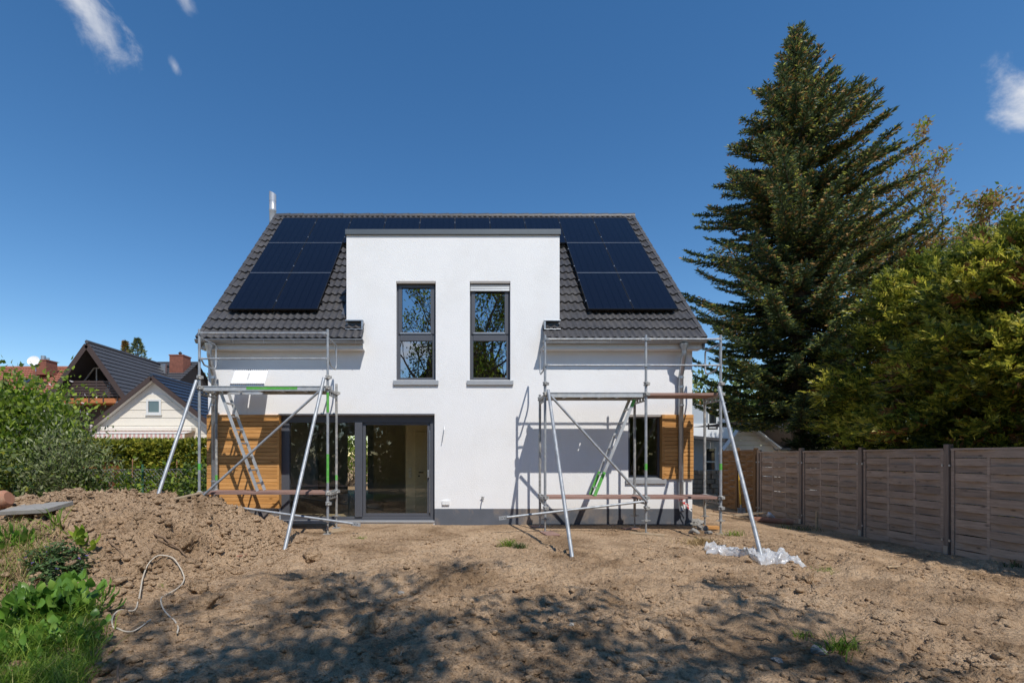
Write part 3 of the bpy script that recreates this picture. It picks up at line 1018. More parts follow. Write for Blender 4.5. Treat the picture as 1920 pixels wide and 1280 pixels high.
# -- small fittings on the facade
q = MB()
q.box(wx(829, DW), wx(843, DW), DW - .035, DW - .001, wz(946, DW), wz(938, DW)); q.box(wx(836, DW) - .004, wx(836, DW) + .004, DW - .042, DW - .034, wz(945, DW), wz(939, DW))
q.build('outdoor_socket', M['white'], house, bevel=.008)
q = MB()
tx, tz = wx(905, DW), wz(934, DW)
q.tube([(tx, DW, tz), (tx, DW - .09, tz)], .014, 10); q.tube([(tx, DW - .08, tz + .01), (tx, DW - .1, tz - .02), (tx, DW - .11, tz - .06)], .012, 10)
q.tube([(tx - .035, DW - .055, tz + .04), (tx + .035, DW - .055, tz + .04)], .009, 8); q.tube([(tx, DW - .055, tz), (tx, DW - .055, tz + .04)], .008, 8)
q.lathe((tx, DW - .004, tz), [(0, -.006), (.03, -.006), (.03, .003)], 14, axis='y')
q.build('water_tap', M['steel_old'], house, smooth=True)
q = MB()
q.tube([(wx(833, DW), DW, wz(799, DW)), (wx(833, DW) - .005, DW - .04, wz(806, DW)), (wx(829, DW), DW - .05, wz(829, DW))], .008, 8)
q.build('lamp_cable', M['zinc'], house)
# -- rooms seen through the glass
q = MB()
q.box(XL + .02, XR - .02, DW + .31, yb - .02, .0, .055)
q.build('room_floor', pmat('screed_floor', (.42, .36, .27), .6, var=.08), house)
q = MB()
q.box(XL + .02, XR - .02, DW + .02, yb - .02, 2.62, 2.80)
q.build('room_ceiling', M['plaster'], house)
q = MB()
q.box(-1.40, 1.2, 12.2, 12.32, .056, 2.61)
q.build('interior_wall', M['plaster_in'], house)
q = MB()
q.box(1.21, 1.32, DW + .31, yb - .03, .056, 2.61)
q.build('interior_wall', M['plaster_in'], house)
q = MB()
q.box(-2.75, -1.0, 15.2, 15.3, .056, 2.61)
q.build('interior_wall', M['plaster_in'], house)
q = MB(); q.box(-1.16, -.36, 12.155, 12.198, .06, 2.08)
idr = q.build('interior_door', pmat('cream_door', (.68, .62, .46), .5, var=.03), house, bevel=.01)
q = MB(); q.tube([(-1.06, 12.15, 1.06), (-1.06, 12.10, 1.06), (-.95, 12.10, 1.06)], .012, 8); q.lathe((-1.06, 12.145, .97), [(0, -.004), (.02, -.004), (.02, .004)], 10, axis='y')
q.build('handle', M['black'], idr)
q = MB()
for z in (1.14, 1.05, .96): q.box(-1.32, -1.25, 12.185, 12.199, z - .035, z + .035)
q.build('light_switch', M['white'], house, bevel=.004)
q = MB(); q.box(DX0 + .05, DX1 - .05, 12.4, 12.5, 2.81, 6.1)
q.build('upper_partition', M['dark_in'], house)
# ------------------------------------------------------------------ scaffolds
TR = .026
def scaffold(label, xs, yf, yr, ztop, zdeck, zlow, zrear, feet, name='scaffold'):
    s = thing(name, label, 'scaffold', ((xs[0] + xs[-1]) / 2, yf, 0), 'scaffolds in front of the house')
    for i, x in enumerate(xs):
        for (y, zt, kind) in ((yf, ztop, 0), (yr, zrear, 1)):
            z0 = gz(x, y)
            m = MB()
            m.tube([(x, y, z0 + .25), (x, y, zdeck + .16 if kind == 0 else zt)], TR, 12)
            if kind == 0:
                m.tube([(x, y, zdeck + .16), (x, y, zt)], TR * .92, 12)
            st = m.build('standard', M['steel' if kind == 0 else 'steel_old'], s, smooth=True)
            if x < 0 or kind == 0:
                for (za, zb) in ({0: ((.95, 1.5), (zdeck - .5, zdeck - .12)) if x < 0 and i == 1 else ((1.2, 1.32),), 1: ((zlow + .2, zlow + .3),)}[kind]):
                    g = MB()
                    g.tube([(x, y, za), (x, y, zb)], TR + .001, 12)
                    if i != 0 or x < 0: g.build('painted_band', M['green'], st, smooth=True)
            # collars and wedge couplers
            for z in ((zdeck - .03, zdeck + .17, zlow - .02, zlow - .22) if kind == 0 else (zdeck - .05, zlow - .03)):
                c = MB()
                c.lathe((x, y, z), [(TR, -.042), (TR + .018, -.036), (TR + .022, -.02), (TR + .012, -.006), (TR + .012, .006), (TR + .022, .02), (TR + .018, .036), (TR, .042)], 12)
                c.box(x + TR - .005, x + TR + .048, y - .02, y + .02, z - .026, z + .026); c.box(x - .018, x + .018, y - TR - .045, y - TR + .004, z - .022, z + .022)
                c.build('coupler', M['steel_old'], st, smooth=True)
            # base jack
            j = MB()
            j.tube([(x, y, z0 + .012), (x, y, z0 + .30)], .017, 10)
            j.lathe((x, y, z0 + .25), [(.02, -.02), (.04, -.015), (.04, .015), (.02, .02)], 12)
            j.box(x - .085, x + .085, y - .008, y + .008, z0 + .243, z0 + .257)
            j.box(x - .075, x + .075, y - .075, y + .075, z0 + .0, z0 + .012)
            j.build('base_jack', M['steel_old'], s, smooth=False)
        # frame transoms
        m = MB()
        for z in (zdeck - .06, zlow - .05):
            m.beam((x, yf + TR, z), (x, yr - TR, z), .04, .05)
            m.beam((x, yf + TR, z - .09), (x, yr - TR, z - .09), .025, .025)
            for k in range(3):
                yk = yf + (yr - yf) * (k + 1) / 4
                m.box(x - .01, x + .01, yk - .03, yk + .03, z - .085, z - .02)
        m.build('transom', M['steel_old'], s)
    return s
def rail(s, x0, x1, y, z, dz=0.0, r=.0175):
    m = MB()
    m.tube([(x0 + .05, y, z), (x1 - .05, y, z + dz)], r, 10)
    for (x, k, zz) in ((x0, 1, z), (x1, -1, z + dz)):
        m.obox((x + k * .045, y - .005, zz), (.045, 0, 0), (0, .004, 0), (0, 0, .024))
        m.lathe((x + k * .03, y - .012, zz), [(0, -.012), (.010, -.012), (.010, .01)], 8, axis='y')
    m.build('guard_rail', M['steel'], s, smooth=True)
def end_guard(s, x, y0, y1, zt, zb):
    m = MB()
    k = .06
    m.tube([(x, y0, zt), (x, y1 - k, zt - .01), (x, y1 - k * .3, zt - k * .3), (x, y1, zt - k), (x, y1, zb + k * 1.6), (x, y1 - k * .5, zb + k * .5), (x, y1 - k * 1.6, zb), (x, y0 + .18, zb + .02), (x, y0, zb + .16)], .0165, 10)
    m.tube([(x, y0 + .03, zt), (x, y0 + .03, zb + .16)], .0125, 8)
    m.build('end_guard', M['steel'], s, smooth=True)
def pole(s, pts, r=.026, name='brace', flat=None, mat='steel'):
    m = MB()
    m.tube(pts, r, 12)
    if flat is not None:
        d = (Vector(pts[-1]) - Vector(pts[-2])).normalized() if flat == 1 else (Vector(pts[0]) - Vector(pts[1])).normalized()
        e = Vector(pts[-1]) if flat == 1 else Vector(pts[0])
        m.obox(e + d * .06, d * .09, Vector((0, .006, 0)), d.cross(Vector((0, 1, 0))).normalized() * .036)
        for q in (.04, .09): m.lathe(tuple(e + d * q + Vector((0, -.0065, 0))), [(0, -.002), (.009, -.002), (.009, .002)], 8, axis='y', mi=1)
    return m.build(name, [M[mat], M['black']], s, smooth=True)
def metal_deck(s, x0, x1, y0, y1, z, green=None, slot=None):
    h = .085
    m = MB()
    # side beams with a rolled lip, deck sheet split round the hand slot
    for (a, b) in ((y0, y0 + .022), (y1 - .022, y1)):
        m.box(x0, x1, a, b, z - h, z - .004)
    m.box(x0, x1, y0 - .012, y0 + .022, z - .004, z + .008)
    m.box(x0, x1, y1 - .022, y1 + .012, z - .004, z + .008)
    ys, xs = [y0 + .022, y1 - .022], [x0 + .01, x1 - .01]
    if slot:
        sx, sy, sw, sl = slot
        m.box(xs[0], sx, ys[0], ys[1], z - .012, z - .005)
        m.box(sx + sw, xs[1], ys[0], ys[1], z - .012, z - .005)
        m.box(sx, sx + sw, ys[0], sy, z - .012, z - .005)
        m.box(sx, sx + sw, sy + sl, ys[1], z - .012, z - .005)
    else:
        m.box(xs[0], xs[1], ys[0], ys[1], z - .012, z - .005)
    for k in range(6):
        xx = x0 + .05 + (x1 - x0 - .12) * k / 5
        m.box(xx, xx + .03, ys[0], ys[1], z - .055, z - .0125)
    for x in (x0, x1):
        for y in (y0 + .06, y1 - .06): m.box(x - .03, x + .03, y - .025, y + .025, z - .062, z - .04)
    if green: m.box(x0 + (x1 - x0) * green[0], x0 + (x1 - x0) * green[1], y0 - .0045, y0 - .0005, z - .06, z - .0055, 1)
    return m.build('platform', [M['alu'], M['green']], s)
def wood_deck(s, x0, x1, y0, y1, z, n=2):
    g = .012
    wdt = (y1 - y0 - g * (n - 1)) / n
    for k in range(n):
        m = MB()
        a = y0 + k * (wdt + g)
        m.box(x0, x1, a, a + wdt, z - .05, z)
        d = m.build('deck_plank', M['plank'], s, bevel=.005)
        f = MB()
        for x in (x0, x1): f.box(x - .006, x + .022, a - .002, a + wdt + .002, z - .053, z + .003)
        f.build('end_cap', M['steel_old'], d)
# ---- left scaffold
YF, YR = 9.3, 9.95
s = scaffold('scaffold with a green striped metal deck, standing before the timber cladding and the patio door', [-5.02, -2.56], YF, YR, 3.89, 2.80, .775, 2.94, None)
for z in (3.81, 3.32): rail(s, -5.02, -2.56, YF - .03, z)
end_guard(s, -5.02, YF, YR - .02, 3.74, 3.22)
end_guard(s, -2.56, YF, YR - .02, 3.74, 3.22)
hatch_x0, hatch_x1 = -4.72, -4.02
dk = metal_deck(s, -4.98, -2.60, YF + .01, YR - .07, 2.80, green=(.36, .77), slot=(hatch_x0, YF + .10, hatch_x1 - hatch_x0, YR - .07 - YF - .14))
# the raised hatch lid leans back against the wall
def lid():
    h0, h1 = Vector((0, YR - .085, 2.83)), Vector((0, 10.14, 3.26))
    u = (h1 - h0); n = Vector((0, -u.z, u.y)).normalized()
    m = MB()
    nb = 16
    wd = (hatch_x1 - hatch_x0) / nb
    # a slotted sheet: three strips round the hand hole
    hx = hatch_x0 + wd * 7
    def slab(x0, x1, a, b, t0=0.0, t1=.012, mi=0):
        c = (h0 + u * ((a + b) / 2)) + n * ((t0 + t1) / 2)
        m.obox((c + Vector(((x0 + x1) / 2, 0, 0))), ((x1 - x0) / 2, 0, 0), u * ((b - a) / 2), n * ((t1 - t0) / 2), mi)
    slab(hatch_x0, hx, 0, 1); slab(hx + .032, hatch_x1, 0, 1); slab(hx, hx + .032, 0, .45); slab(hx, hx + .032, .80, 1)
    for i in range(nb):
        x = hatch_x0 + wd * i
        if abs(x + wd / 2 - hx) < .06: continue
        slab(x + wd * .15, x + wd * .65, .02, .98, .0122, .020)
    o = m.build('hatch_lid', M['white'], s)
    m2 = m = MB()
    for i in range(nb): slab(hatch_x0 + wd * (i + .1), hatch_x0 + wd * (i + .7), .965, 1.0, .0125, .024); slab(hatch_x0 + wd * (i + .05), hatch_x0 + wd * (i + .85), .18, .245, .0205, .026)
    slab(hatch_x0, hatch_x1, .205, .225, .021, .0265)
    m2.build('lid_edge', M['plinth'], o)
lid()
wood_deck(s, -4.98, -2.60, YF + .02, YR - .05, .775)
pole(s, [(-5.03, YF - .06, .61), (-2.70, YF - .06, 2.70)], .024, 'diagonal_brace')
pole(s, [(-5.03, YF - .075, .60), (-2.05, YF - .14, .19)], .024, 'ledger', flat=1)
pole(s, [(-5.05, YF - .05, 2.90), (-5.16, 8.1, .52)], .031, 'outrigger')
p = hit(533, 1030)
pole(s, [(-2.62, YF - .05, 2.95), (p.x, p.y, p.z - .03)], .031, 'outrigger')
# ---- right scaffold
YF2, YR2 = 9.32, 9.93
s2 = scaffold('two bay scaffold with bare wooden and metal decks before the small ground floor window', [1.608, 3.545, 4.98], YF2, YR2, 3.785, 2.68, .685, 2.72, None)
for z in (3.70, 3.20):
    rail(s2, 1.608, 3.545, YF2 - .03, z); rail(s2, 3.545, 4.98, YF2 - .03, z)
end_guard(s2, 1.608, YF2, YR2 - .02, 3.62, 3.12)
end_guard(s2, 4.98, YF2, YR2 - .02, 3.62, 3.12)
metal_deck(s2, 1.64, 3.515, YF2 + .01, YR2 - .03, 2.68, slot=(2.78, 9.60, .03, .12))
wood_deck(s2, 3.575, 4.95, YF2 + .02, YR2 - .04, 2.68)
wood_deck(s2, 1.64, 3.515, YF2 + .02, YR2 - .04, .685)
wood_deck(s2, 3.575, 4.95, YF2 + .02, YR2 - .04, .685)
pole(s2, [(1.70, YF2 - .06, 2.62), (3.55, YF2 - .06, .58)], .024, 'diagonal_brace')
pole(s2, [(.86, YF2 - .14, .305), (3.47, YF2 - .075, .60)], .024, 'ledger', flat=0)
p = hit(1073, 1043)
pole(s2, [(1.66, YF2 - .05, 2.72), (p.x, p.y, p.z - .03)], .031, 'outrigger')
p = hit(1430, 1050)
pole(s2, [(4.92, YF2 - .05, 2.78), (p.x, p.y, p.z - .03)], .031, 'outrigger')
# ---- ladders
def ladder(label, xt, zt, xb, zb, ya, yb, green=None):
    o = thing('ladder', label, 'ladder', (xb, (ya + yb) / 2, zb), 'scaffold ladders')
    d = Vector((xt - xb, 0, zt - zb)); L = d.length; d.normalize()
    for y in (ya, yb):
        m = MB()
        m.beam((xb, y, zb), (xt, y, zt), .024, .055)
        if green: 
            q0, q1 = Vector((xb, y, zb)), Vector((xt, y, zt))
            for (a, b) in (green if y == ya else green[:1]): m.beam(q0.lerp(q1, a), q0.lerp(q1, b), .027, .058, 1)
        m.build('stile', [M['alu'], M['green']], o)
    n = int(L / .28)
    for k in range(n):
        q = Vector((xb, 0, zb)) + d * (.16 + k * .28)
        m = MB(); m.beam((q.x, ya + .012, q.z), (q.x, yb - .012, q.z), .03, .03); m.build('rung', M['alu'], o)
    return o
ladder('plain aluminium ladder leaning inside the scaffold before the timber cladding', -4.70, 2.735, -3.97, .78, 9.46, 9.80)
ladder('aluminium ladder with green painted lower stiles, inside the two bay scaffold', 3.40, 2.62, 2.60, .69, 9.47, 9.80, green=((.0, .24), (.90, .97)))
# ---- boards under the scaffold feet
def board(label, x, y, lx, ly, t, rot, mat='board', dz=0.0, tilt=0.0, name='timber_pad', cat='wooden board', group='boards under the scaffold feet'):
    z = gz(x, y)
    m = MB()
    c, sn = math.cos(rot), math.sin(rot)
    m.obox((x, y, z + t / 2 - .012 + dz), (c * lx / 2, sn * lx / 2, tilt * lx / 2), (-sn * ly / 2, c * ly / 2, 0), (0, 0, t / 2))
    o = m.build(name, M[mat], bevel=.004)
    return setp(o, label, cat, group)
board('short pale board under the inner foot of the green striped scaffold', -2.50, 9.55, .42, .20, .03, .9)
board('pinkish square board under the front foot by the long ledger of the two bay scaffold', 1.66, 9.12, .26, .42, .03, .15, 'plank')
board('dark board close to the plinth, behind the pinkish square board', 1.58, 9.95, .30, .18, .03, .05, 'plank')
board('long grey plank under the middle foot of the two bay scaffold', 3.50, 9.14, .62, .16, .04, -.5, 'board')
board('brown board under the rear middle foot of the two bay scaffold', 3.42, 9.80, .34, .16, .03, .2, 'plank')
board('small flat board under the scaffold foot nearest the grey fence', 4.98, 9.22, .36, .16, .03, .1)
# ---- brick and rubble at the house corner
g = np.random.default_rng(4)
for (px, py, r, lab) in ((1307, 984, 15, 'large pale rubble stone against the house corner, topmost of its heap'), (1318, 993, 12, 'brown rubble stone in front of the house corner'), (1300, 1000, 11, 'flat grey rubble stone at the foot of the house corner'), (1330, 1000, 8, 'smallest rubble stone, nearest the outer right scaffold foot')):
    clod(px, py, r, lab, .6, 'concrete', 'rubble_stone', 'stone', 'rubble by the house corner', seed=int(px))
board('orange brown timber block lying on the rubble by the house corner', 4.98, 9.75, .34, .14, .06, -.2, 'clad', dz=.03, name='timber_block', group=None)
# barrier tape tied round a downpipe foot by the house corner
t = MB()
cx_, cy_ = 4.645, DW - .085
g = random.Random(2)
for k in range(5):
    a0 = g.uniform(0, 3)
    pts = [(cx_ + .055 * math.cos(a0 + q * .5) + g.uniform(-.008, .008), cy_ + .055 * math.sin(a0 + q * .5), .55 - k * .02 + q * .008) for q in range(12)]
    for i in range(11):
        A, B = Vector(pts[i]), Vector(pts[i + 1])
        t.quad(A, B, B + Vector((0, 0, .03)), A + Vector((0, 0, .03)), (k + i) % 2)
for k in range(4):
    A = Vector((cx_ + .02 * k - .06, cy_ - .06, .56)); 
    for i in range(6):
        B = A + Vector((g.uniform(.0, .05), g.uniform(-.02, .01), g.uniform(-.05, -.015)))
        t.quad(A, B, B + Vector((.012, .004, .028)), A + Vector((.012, .004, .028)), i % 2)
        A = B
setp(t.build('barrier_tape', [M['red'], M['white']]), 'red and white barrier tape tied round a downpipe foot by the house corner', 'tape')
# ------------------------------------------------------------------ woven timber fence on the right
FX = 8.36
def fence_panel_mesh(L, H, n, seed, battens):
    """along +y from 0 to L, front face towards -x"""
    m = MB()
    g = random.Random(seed)
    fw = .05
    m.box(-.022, .022, .0, fw, 0, H); m.box(-.022, .022, L - fw, L, 0, H)
    h = (H - .01) / n
    nodes = [fw] + [L * b for b in battens] + [L - fw]
    for k in range(n):
        z0 = .005 + k * h
        sgn = 1 if k % 2 else -1
        ys, off = [], []
        for i in range(len(nodes) - 1):
            for q in range(8):
                t = q / 8
                ys.append(nodes[i] + (nodes[i + 1] - nodes[i]) * t)
                off.append(sgn * (1 if i % 2 == 0 else -1) * math.sin(PI * t) * .027)
        ys.append(nodes[-1]); off.append(0)
        vs, fs = [], []
        dz = g.uniform(-.004, .004)
        for y, o in zip(ys, off):
            vs += [(o - .005, y, z0 + dz), (o + .005, y, z0 + dz), (o + .005, y, z0 + h * .97 + dz), (o - .005, y, z0 + h * .97 + dz)]
        for i in range(len(ys) - 1):
            a = 4 * i
            for j in range(4): fs.append((a + j, a + (j + 1) % 4, a + 4 + (j + 1) % 4, a + 4 + j))
        m.add(vs, fs)
    for b in battens: m.box(-.008, .008, L * b - .02, L * b + .02, 0, H - .1)
    m.box(-.030, .030, -.0, L, H - .004, H + .03)
    return m
def make_fence(label, posts, mat, H, z0, name='woven_fence', n=14, brackets=True, battens=(.33, .66), x=FX, dirx=0.0, posth=.08):
    f = thing(name, label, 'fence', (x, posts[0], z0), 'timber fences')
    f['org'] = (x, posts[0], z0)
    for i, y in enumerate(posts):
        m = MB()
        xx = x + dirx * (y - posts[0])
        m.box(xx - .045, xx + .045, y - .045, y + .045, z0 - .02, z0 + H + posth + .02 * (i % 2))
        po = m.build('post', M[mat + '_p'], f, bevel=.006)
        if brackets:
            m = MB()
            m.box(xx - .053, xx - .0455, y - .035, y + .035, z0 - .02, z0 + .16); m.box(xx - .02, xx + .02, y - .02, y + .02, z0 - .35, z0 - .0205)
            m.build('post_bracket', M['zinc'], po)
            m = MB()
            for zz in (.24, 1.52):
                for s_ in (-1, 1): m.box(xx - .05, xx - .03, y + s_ * .062 - .012, y + s_ * .062 + .012, z0 + zz, z0 + zz + .035)
            m.build('hinge_clip', M['zinc'], po)
    for i in range(len(posts) - 1):
        L = posts[i + 1] - posts[i] - .13
        m = fence_panel_mesh(L, H, n, i + int(abs(x) * 10), battens)
        xx = x + dirx * (posts[i] - posts[0])
        m.v = [(v[0] + xx + dirx * v[1], v[1] + posts[i] + .065, v[2] + z0) for v in m.v]
        m.build('woven_panel', M[mat], f)
    return f
M['fence_p'] = woodmat('weathered_post', (.33, .26, .21), (.22, .165, .13), 'z', 22, .8, knots=False, var=.1)
M['fence_b_p'] = woodmat('brown_post', (.20, .12, .06), (.12, .07, .035), 'z', 22, .8, knots=False, var=.1)
make_fence('long weathered grey brown fence of woven boards below the thujas', [2.85, 4.68, 6.51, 8.33, 10.13, 11.92, 13.62], 'fence', 1.80, -.235)
make_fence('short honey brown woven fence beyond the far end of the grey one', [13.80, 14.72, 15.66], 'fence_b', 1.78, -.16, n=18, brackets=False, battens=(.5,), x=FX + .02)
# ------------------------------------------------------------------ small things along the fence
m = MB(); p = hit(1543, 1003); m.tube([(8.05, 11.0, gz(8.05, 11.0) - .1), (8.06, 11.0, gz(8.05, 11.0) + .42)], .03, 6)
setp(m.build('wooden_stake', M['board']), 'short wooden stake standing in the soil before the grey fence', 'stake')
def beamthing(name, label, cat, p, q, a, b, mat, group=None, up=(0, 0, 1)):
    m = MB(); m.beam(p, q, a, b, 0, up)
    return setp(m.build(name, M[mat], bevel=min(a, b) * .2), label, cat, group)
def gp(px, py, dz=0.0):
    v = hit(px, py); return Vector((v.x, v.y, v.z + dz))
# shovel leaning on the brown fence
sh = thing('shovel', 'yellow handled shovel leaning on the brown fence', 'shovel', (7.95, 13.8, gz(7.95, 13.8)))
m = MB(); m.tube([(7.92, 13.75, gz(7.9, 13.7) + .2), (8.0, 13.95, .55), (8.06, 14.1, 1.05)], .022, 10); m.build('handle', M['yellow'], sh, smooth=True)
m = MB(); m.tube([(7.92, 13.75, gz(7.9, 13.7) + .28), (7.90, 13.68, gz(7.9, 13.7) + .02)], [.03, .02], 8); m.obox((7.9, 13.68, gz(7.9, 13.68) + .08), (.11, 0, 0), (0, .02, .12), (0, .01, 0)); m.build('blade', M['steel_old'], sh)
# debris heap
z = gz(7.75, 12.3)
beamthing('board', 'broad pale board tilted on the debris beside the grey fence', 'wooden board', (7.0, 12.5, gz(7, 12.5) + .06), (7.65, 12.2, z + .25), .30, .03, 'board')
m = MB()
pts = [(7.25 + .14 * k, 12.15 - .05 * k, gz(7.6, 12) + .05 + .012 * math.sin(k)) for k in range(7)]
m.tube(pts, .075, 14)
setp(m.build('clay_pipe', M['terracotta'], smooth=True), 'orange clay pipe lying in the debris at the fence foot', 'pipe')
beamthing('plank', 'dark plank lying flat on the soil before the brown fence', 'plank', (6.7, 12.9, gz(6.7, 12.9) + .1), (7.7, 12.7, gz(7.7, 12.7) + .1), .12, .03, 'twig')
beamthing('lath', 'thin pale lath lying below the debris by the fence', 'lath', (6.7, 12.35, gz(6.7, 12.35) + .13), (7.15, 11.75, gz(7.15, 11.75) + .03), .05, .02, 'board')
P = lump_verts(ICO3, .10, np.random.default_rng(8), .8, .4)
setp(np_mesh('plastic_bag', P + np.array([7.72, 12.1, gz(7.72, 12.1) + .17]), ICOF3, M['white']), 'crumpled white bag on top of the debris by the fence', 'bag')
# ------------------------------------------------------------------ chain link fence and posts on the left
M['wire'] = pmat('dull_wire', (.22, .23, .23), .6, metal=.3)
CA, CB = Vector((-11.2, 10.2, 0)), Vector((-5.75, 11.6, 0))
cf = thing('chain_link_fence', 'low wire mesh fence with green posts behind the soil heap', 'fence', tuple((CA + CB) / 2))
d = (CB - CA); Lc = d.length; d.normalize()
for k in range(5):
    q = CA + d * (Lc * (k + .25) / 4.6)
    m = MB(); m.tube([(q.x, q.y, -.2), (q.x, q.y, 1.28)], .024, 8); m.build('post', pmat('green_post', (.04, .13, .08), .5) if k == 0 else bpy.data.materials['green_post'], cf, smooth=True)
m = MB()
step = .075
Hc = 1.12
n = int(Lc / step)
for k in range(-int(Hc / step), n):
    for sgn in (1, -1):
        a = k * step
        s0, z0, s1, z1 = a, 0.0, a + Hc * .75, Hc
        if s0 < 0: z0 = -s0 / .75; s0 = 0
        if s1 > Lc: z1 = z0 + (Lc - s0) / .75; s1 = Lc
        if z1 <= z0: continue
        if sgn < 0: z0, z1 = Hc - z0, Hc - z1
        A, B = CA + d * s0, CA + d * s1
        off = .003 * sgn
        m.tube([(A.x, A.y + off, z0 + .05), (B.x, B.y + off, z1 + .05)], .0032, 3, cap=False)
for z in (.06, .62, 1.16): m.tube([(CA.x, CA.y, z), (CB.x, CB.y, z)], .004, 4)
m.build('wire_mesh', M['wire'], cf, normals=False)
# rusty rods stuck in before the hedge
for k, (px, dd, h, lab) in enumerate(((247, 11.5, 1.4, 'thin rusty rod standing in the brambles next to the garden chest'), (330, 11.7, 1.35, 'thin rusty rod standing by the mesh fence next to the outrigger pole'))):
    m = MB(); x = wx(px, dd); m.tube([(x, dd, -.1), (x + .02, dd, h)], .012, 6)
    setp(m.build('iron_rod', M['terracotta']), lab, 'rod', 'rusty rods')
# ------------------------------------------------------------------ neighbouring houses, left
M['siding'] = pmat('cream_siding', (.74, .68, .58), .6, var=.03, scale=2)
M['trim_w'] = pmat('white_trim', (.66, .66, .64), .6, var=.03)
M['fascia'] = pmat('brown_fascia', (.055, .034, .028), .6, var=.12)
M['roof_dark'] = pmat('dark_roof_tile', (.062, .062, .068), .55, var=.15, scale=4)
M['roof_blue'] = pmat('blue_black_roof', (.028, .036, .055), .35, var=.1, scale=4)
M['roof_red'] = pmat('red_roof_tile', (.30, .115, .07), .8, var=.25, scale=3)
M['brick'] = pmat('red_brick', (.23, .085, .055), .85, var=.25, scale=6)
M['glass_n'] = glassmat('neighbour_glass', .10, (.4, .45, .45))
M['dark'] = pmat('dark_brown_timber', (.055, .040, .034), .8, var=.15)
M['orange'] = pmat('orange_brown_board', (.42, .15, .05), .7, var=.12)
M['curtain'] = pmat('net_curtain', (.5, .5, .47), .9, var=.08, scale=3, stretch=(12, 1, .3))
def tiled(m, p0, ux, up, nrow, ncol, h=.03, mi=0):
    """courses of tiles on a slope: p0 lower corner, ux along the eaves, up up the slope"""
    p0, ux, up = Vector(p0), Vector(ux), Vector(up)
    nn = ux.cross(up).normalized()
    if nn.z < 0: nn = -nn
    for i in range(nrow):
        a, b = p0 + up * (i / nrow), p0 + up * ((i + 1.06) / nrow)
        vs, fs = [], []
        for k in range(ncol + 1):
            for q in (0, .5):
                if k == ncol and q: break
                t = (k + q) / ncol
                hh = h + (.5 * h if q else 0)
                vs += [a + ux * t, a + ux * t + nn * hh * 1.6, b + ux * t + nn * hh * .45]
        nseg = len(vs) // 3 - 1
        for k in range(nseg):
            c = 3 * k
            fs += [(c, c + 3, c + 4, c + 1), (c + 1, c + 4, c + 5, c + 2)]
        m.add(vs, fs, mi)
# cream gable house
D0 = 22.0
AX, AZ = wx(284, D0), wz(704, D0)
EXL, EZL = wx(160, D0), wz(803, D0)
hw = AX - EXL; rise = AZ - EZL
ch = thing('cream_house', 'cream boarded gable house with blue black roof and striped awning behind the hedge', 'house', (AX, D0 + .3, 0), 'neighbouring houses')
q = MB()
y0 = D0 + .3
ww = hw - .30
q.add([(AX - ww, y0, -.2), (AX + ww, y0, -.2), (AX + ww, y0 + 9, -.2), (AX - ww, y0 + 9, -.2), (AX - ww, y0, AZ - rise * ww / hw - .15), (AX + ww, y0, AZ - rise * ww / hw - .15), (AX + ww, y0 + 9, AZ - rise * ww / hw - .15), (AX - ww, y0 + 9, AZ - rise * ww / hw - .15), (AX, y0, AZ - .15), (AX, y0 + 9, AZ - .15)],
      [(0, 1, 5, 8, 4), (3, 7, 9, 6, 2), (0, 4, 7, 3), (1, 2, 6, 5)])
q.build('wall', M['trim_w'], ch)
q = MB()
bh = .36
zb = 0.0
while zb < AZ - .6:
    zt = zb + bh
    def half(z): return min(ww - .12, (AZ - .52 - z) / rise * hw)
    a, b2 = half(zb), half(zt - .03)
    if b2 > .05:
        q.add([(AX - a, y0 - .035, zb), (AX + a, y0 - .035, zb), (AX + b2, y0 - .02, zt - .022), (AX - b2, y0 - .02, zt - .022), (AX - a, y0 - .002, zb), (AX + a, y0 - .002, zb), (AX + b2, y0 - .002, zt - .022), (AX - b2, y0 - .002, zt - .022)],
              [(0, 1, 2, 3), (0, 4, 5, 1), (3, 2, 6, 7), (0, 3, 7, 4), (1, 5, 6, 2)])
    zb = zt
q.build('siding', M['siding'], ch)
q = MB()
for s_ in (-1, 1):
    p0 = Vector((AX + s_ * hw, D0, EZL)); up = Vector((-s_ * hw, 0, rise))
    tiled(q, p0, (0, 9.5, 0), up, 12, 40, .03)
    q.add([p0, p0 + up, p0 + up + Vector((0, 9.5, 0)), p0 + Vector((0, 9.5, 0))], [(0, 1, 2, 3)])
q.tube([(AX, D0 - .02, AZ + .03), (AX, D0 + 9.5, AZ + .03)], .09, 8)
rf = q.build('roof', M['roof_blue'], ch)
q = MB()
for s_ in (-1, 1):
    a = Vector((AX + s_ * hw, D0 - .02, EZL - .10)); b = Vector((AX, D0 - .02, AZ - .10))
    q.beam(a, b, .05, .20)
    a2, b2 = a + Vector((0, .15, -.06)), b + Vector((0, .15, -.06))
q.build('verge_board', M['fascia'], ch)
q = MB()
for s_ in (-1, 1):
    a = Vector((AX + s_ * (hw - .05), D0 + .15, EZL - .14)); b = Vector((AX, D0 + .15, AZ - .16))
    q.beam(a, b, .26, .03)
q.build('verge_soffit', M['trim_w'], ch)
x0, x1, z0, z1 = wx(276, D0 + .3), wx(303.5, D0 + .3), wz(776.5, D0 + .3), wz(748.5, D0 + .3)
q = MB()
for (a, b, c, d_) in ((x0, x0 + .09, z0, z1), (x1 - .09, x1, z0, z1), (x0 + .09, x1 - .09, z0, z0 + .09), (x0 + .09, x1 - .09, z1 - .09, z1)): q.box(a, b, y0 - .075, y0 - .0355, c, d_)
q.box(x0 - .04, x1 + .04, y0 - .1, y0 - .04, z0 - .05, z0 - .003)
wn = q.build('window', M['trim_w'], ch)
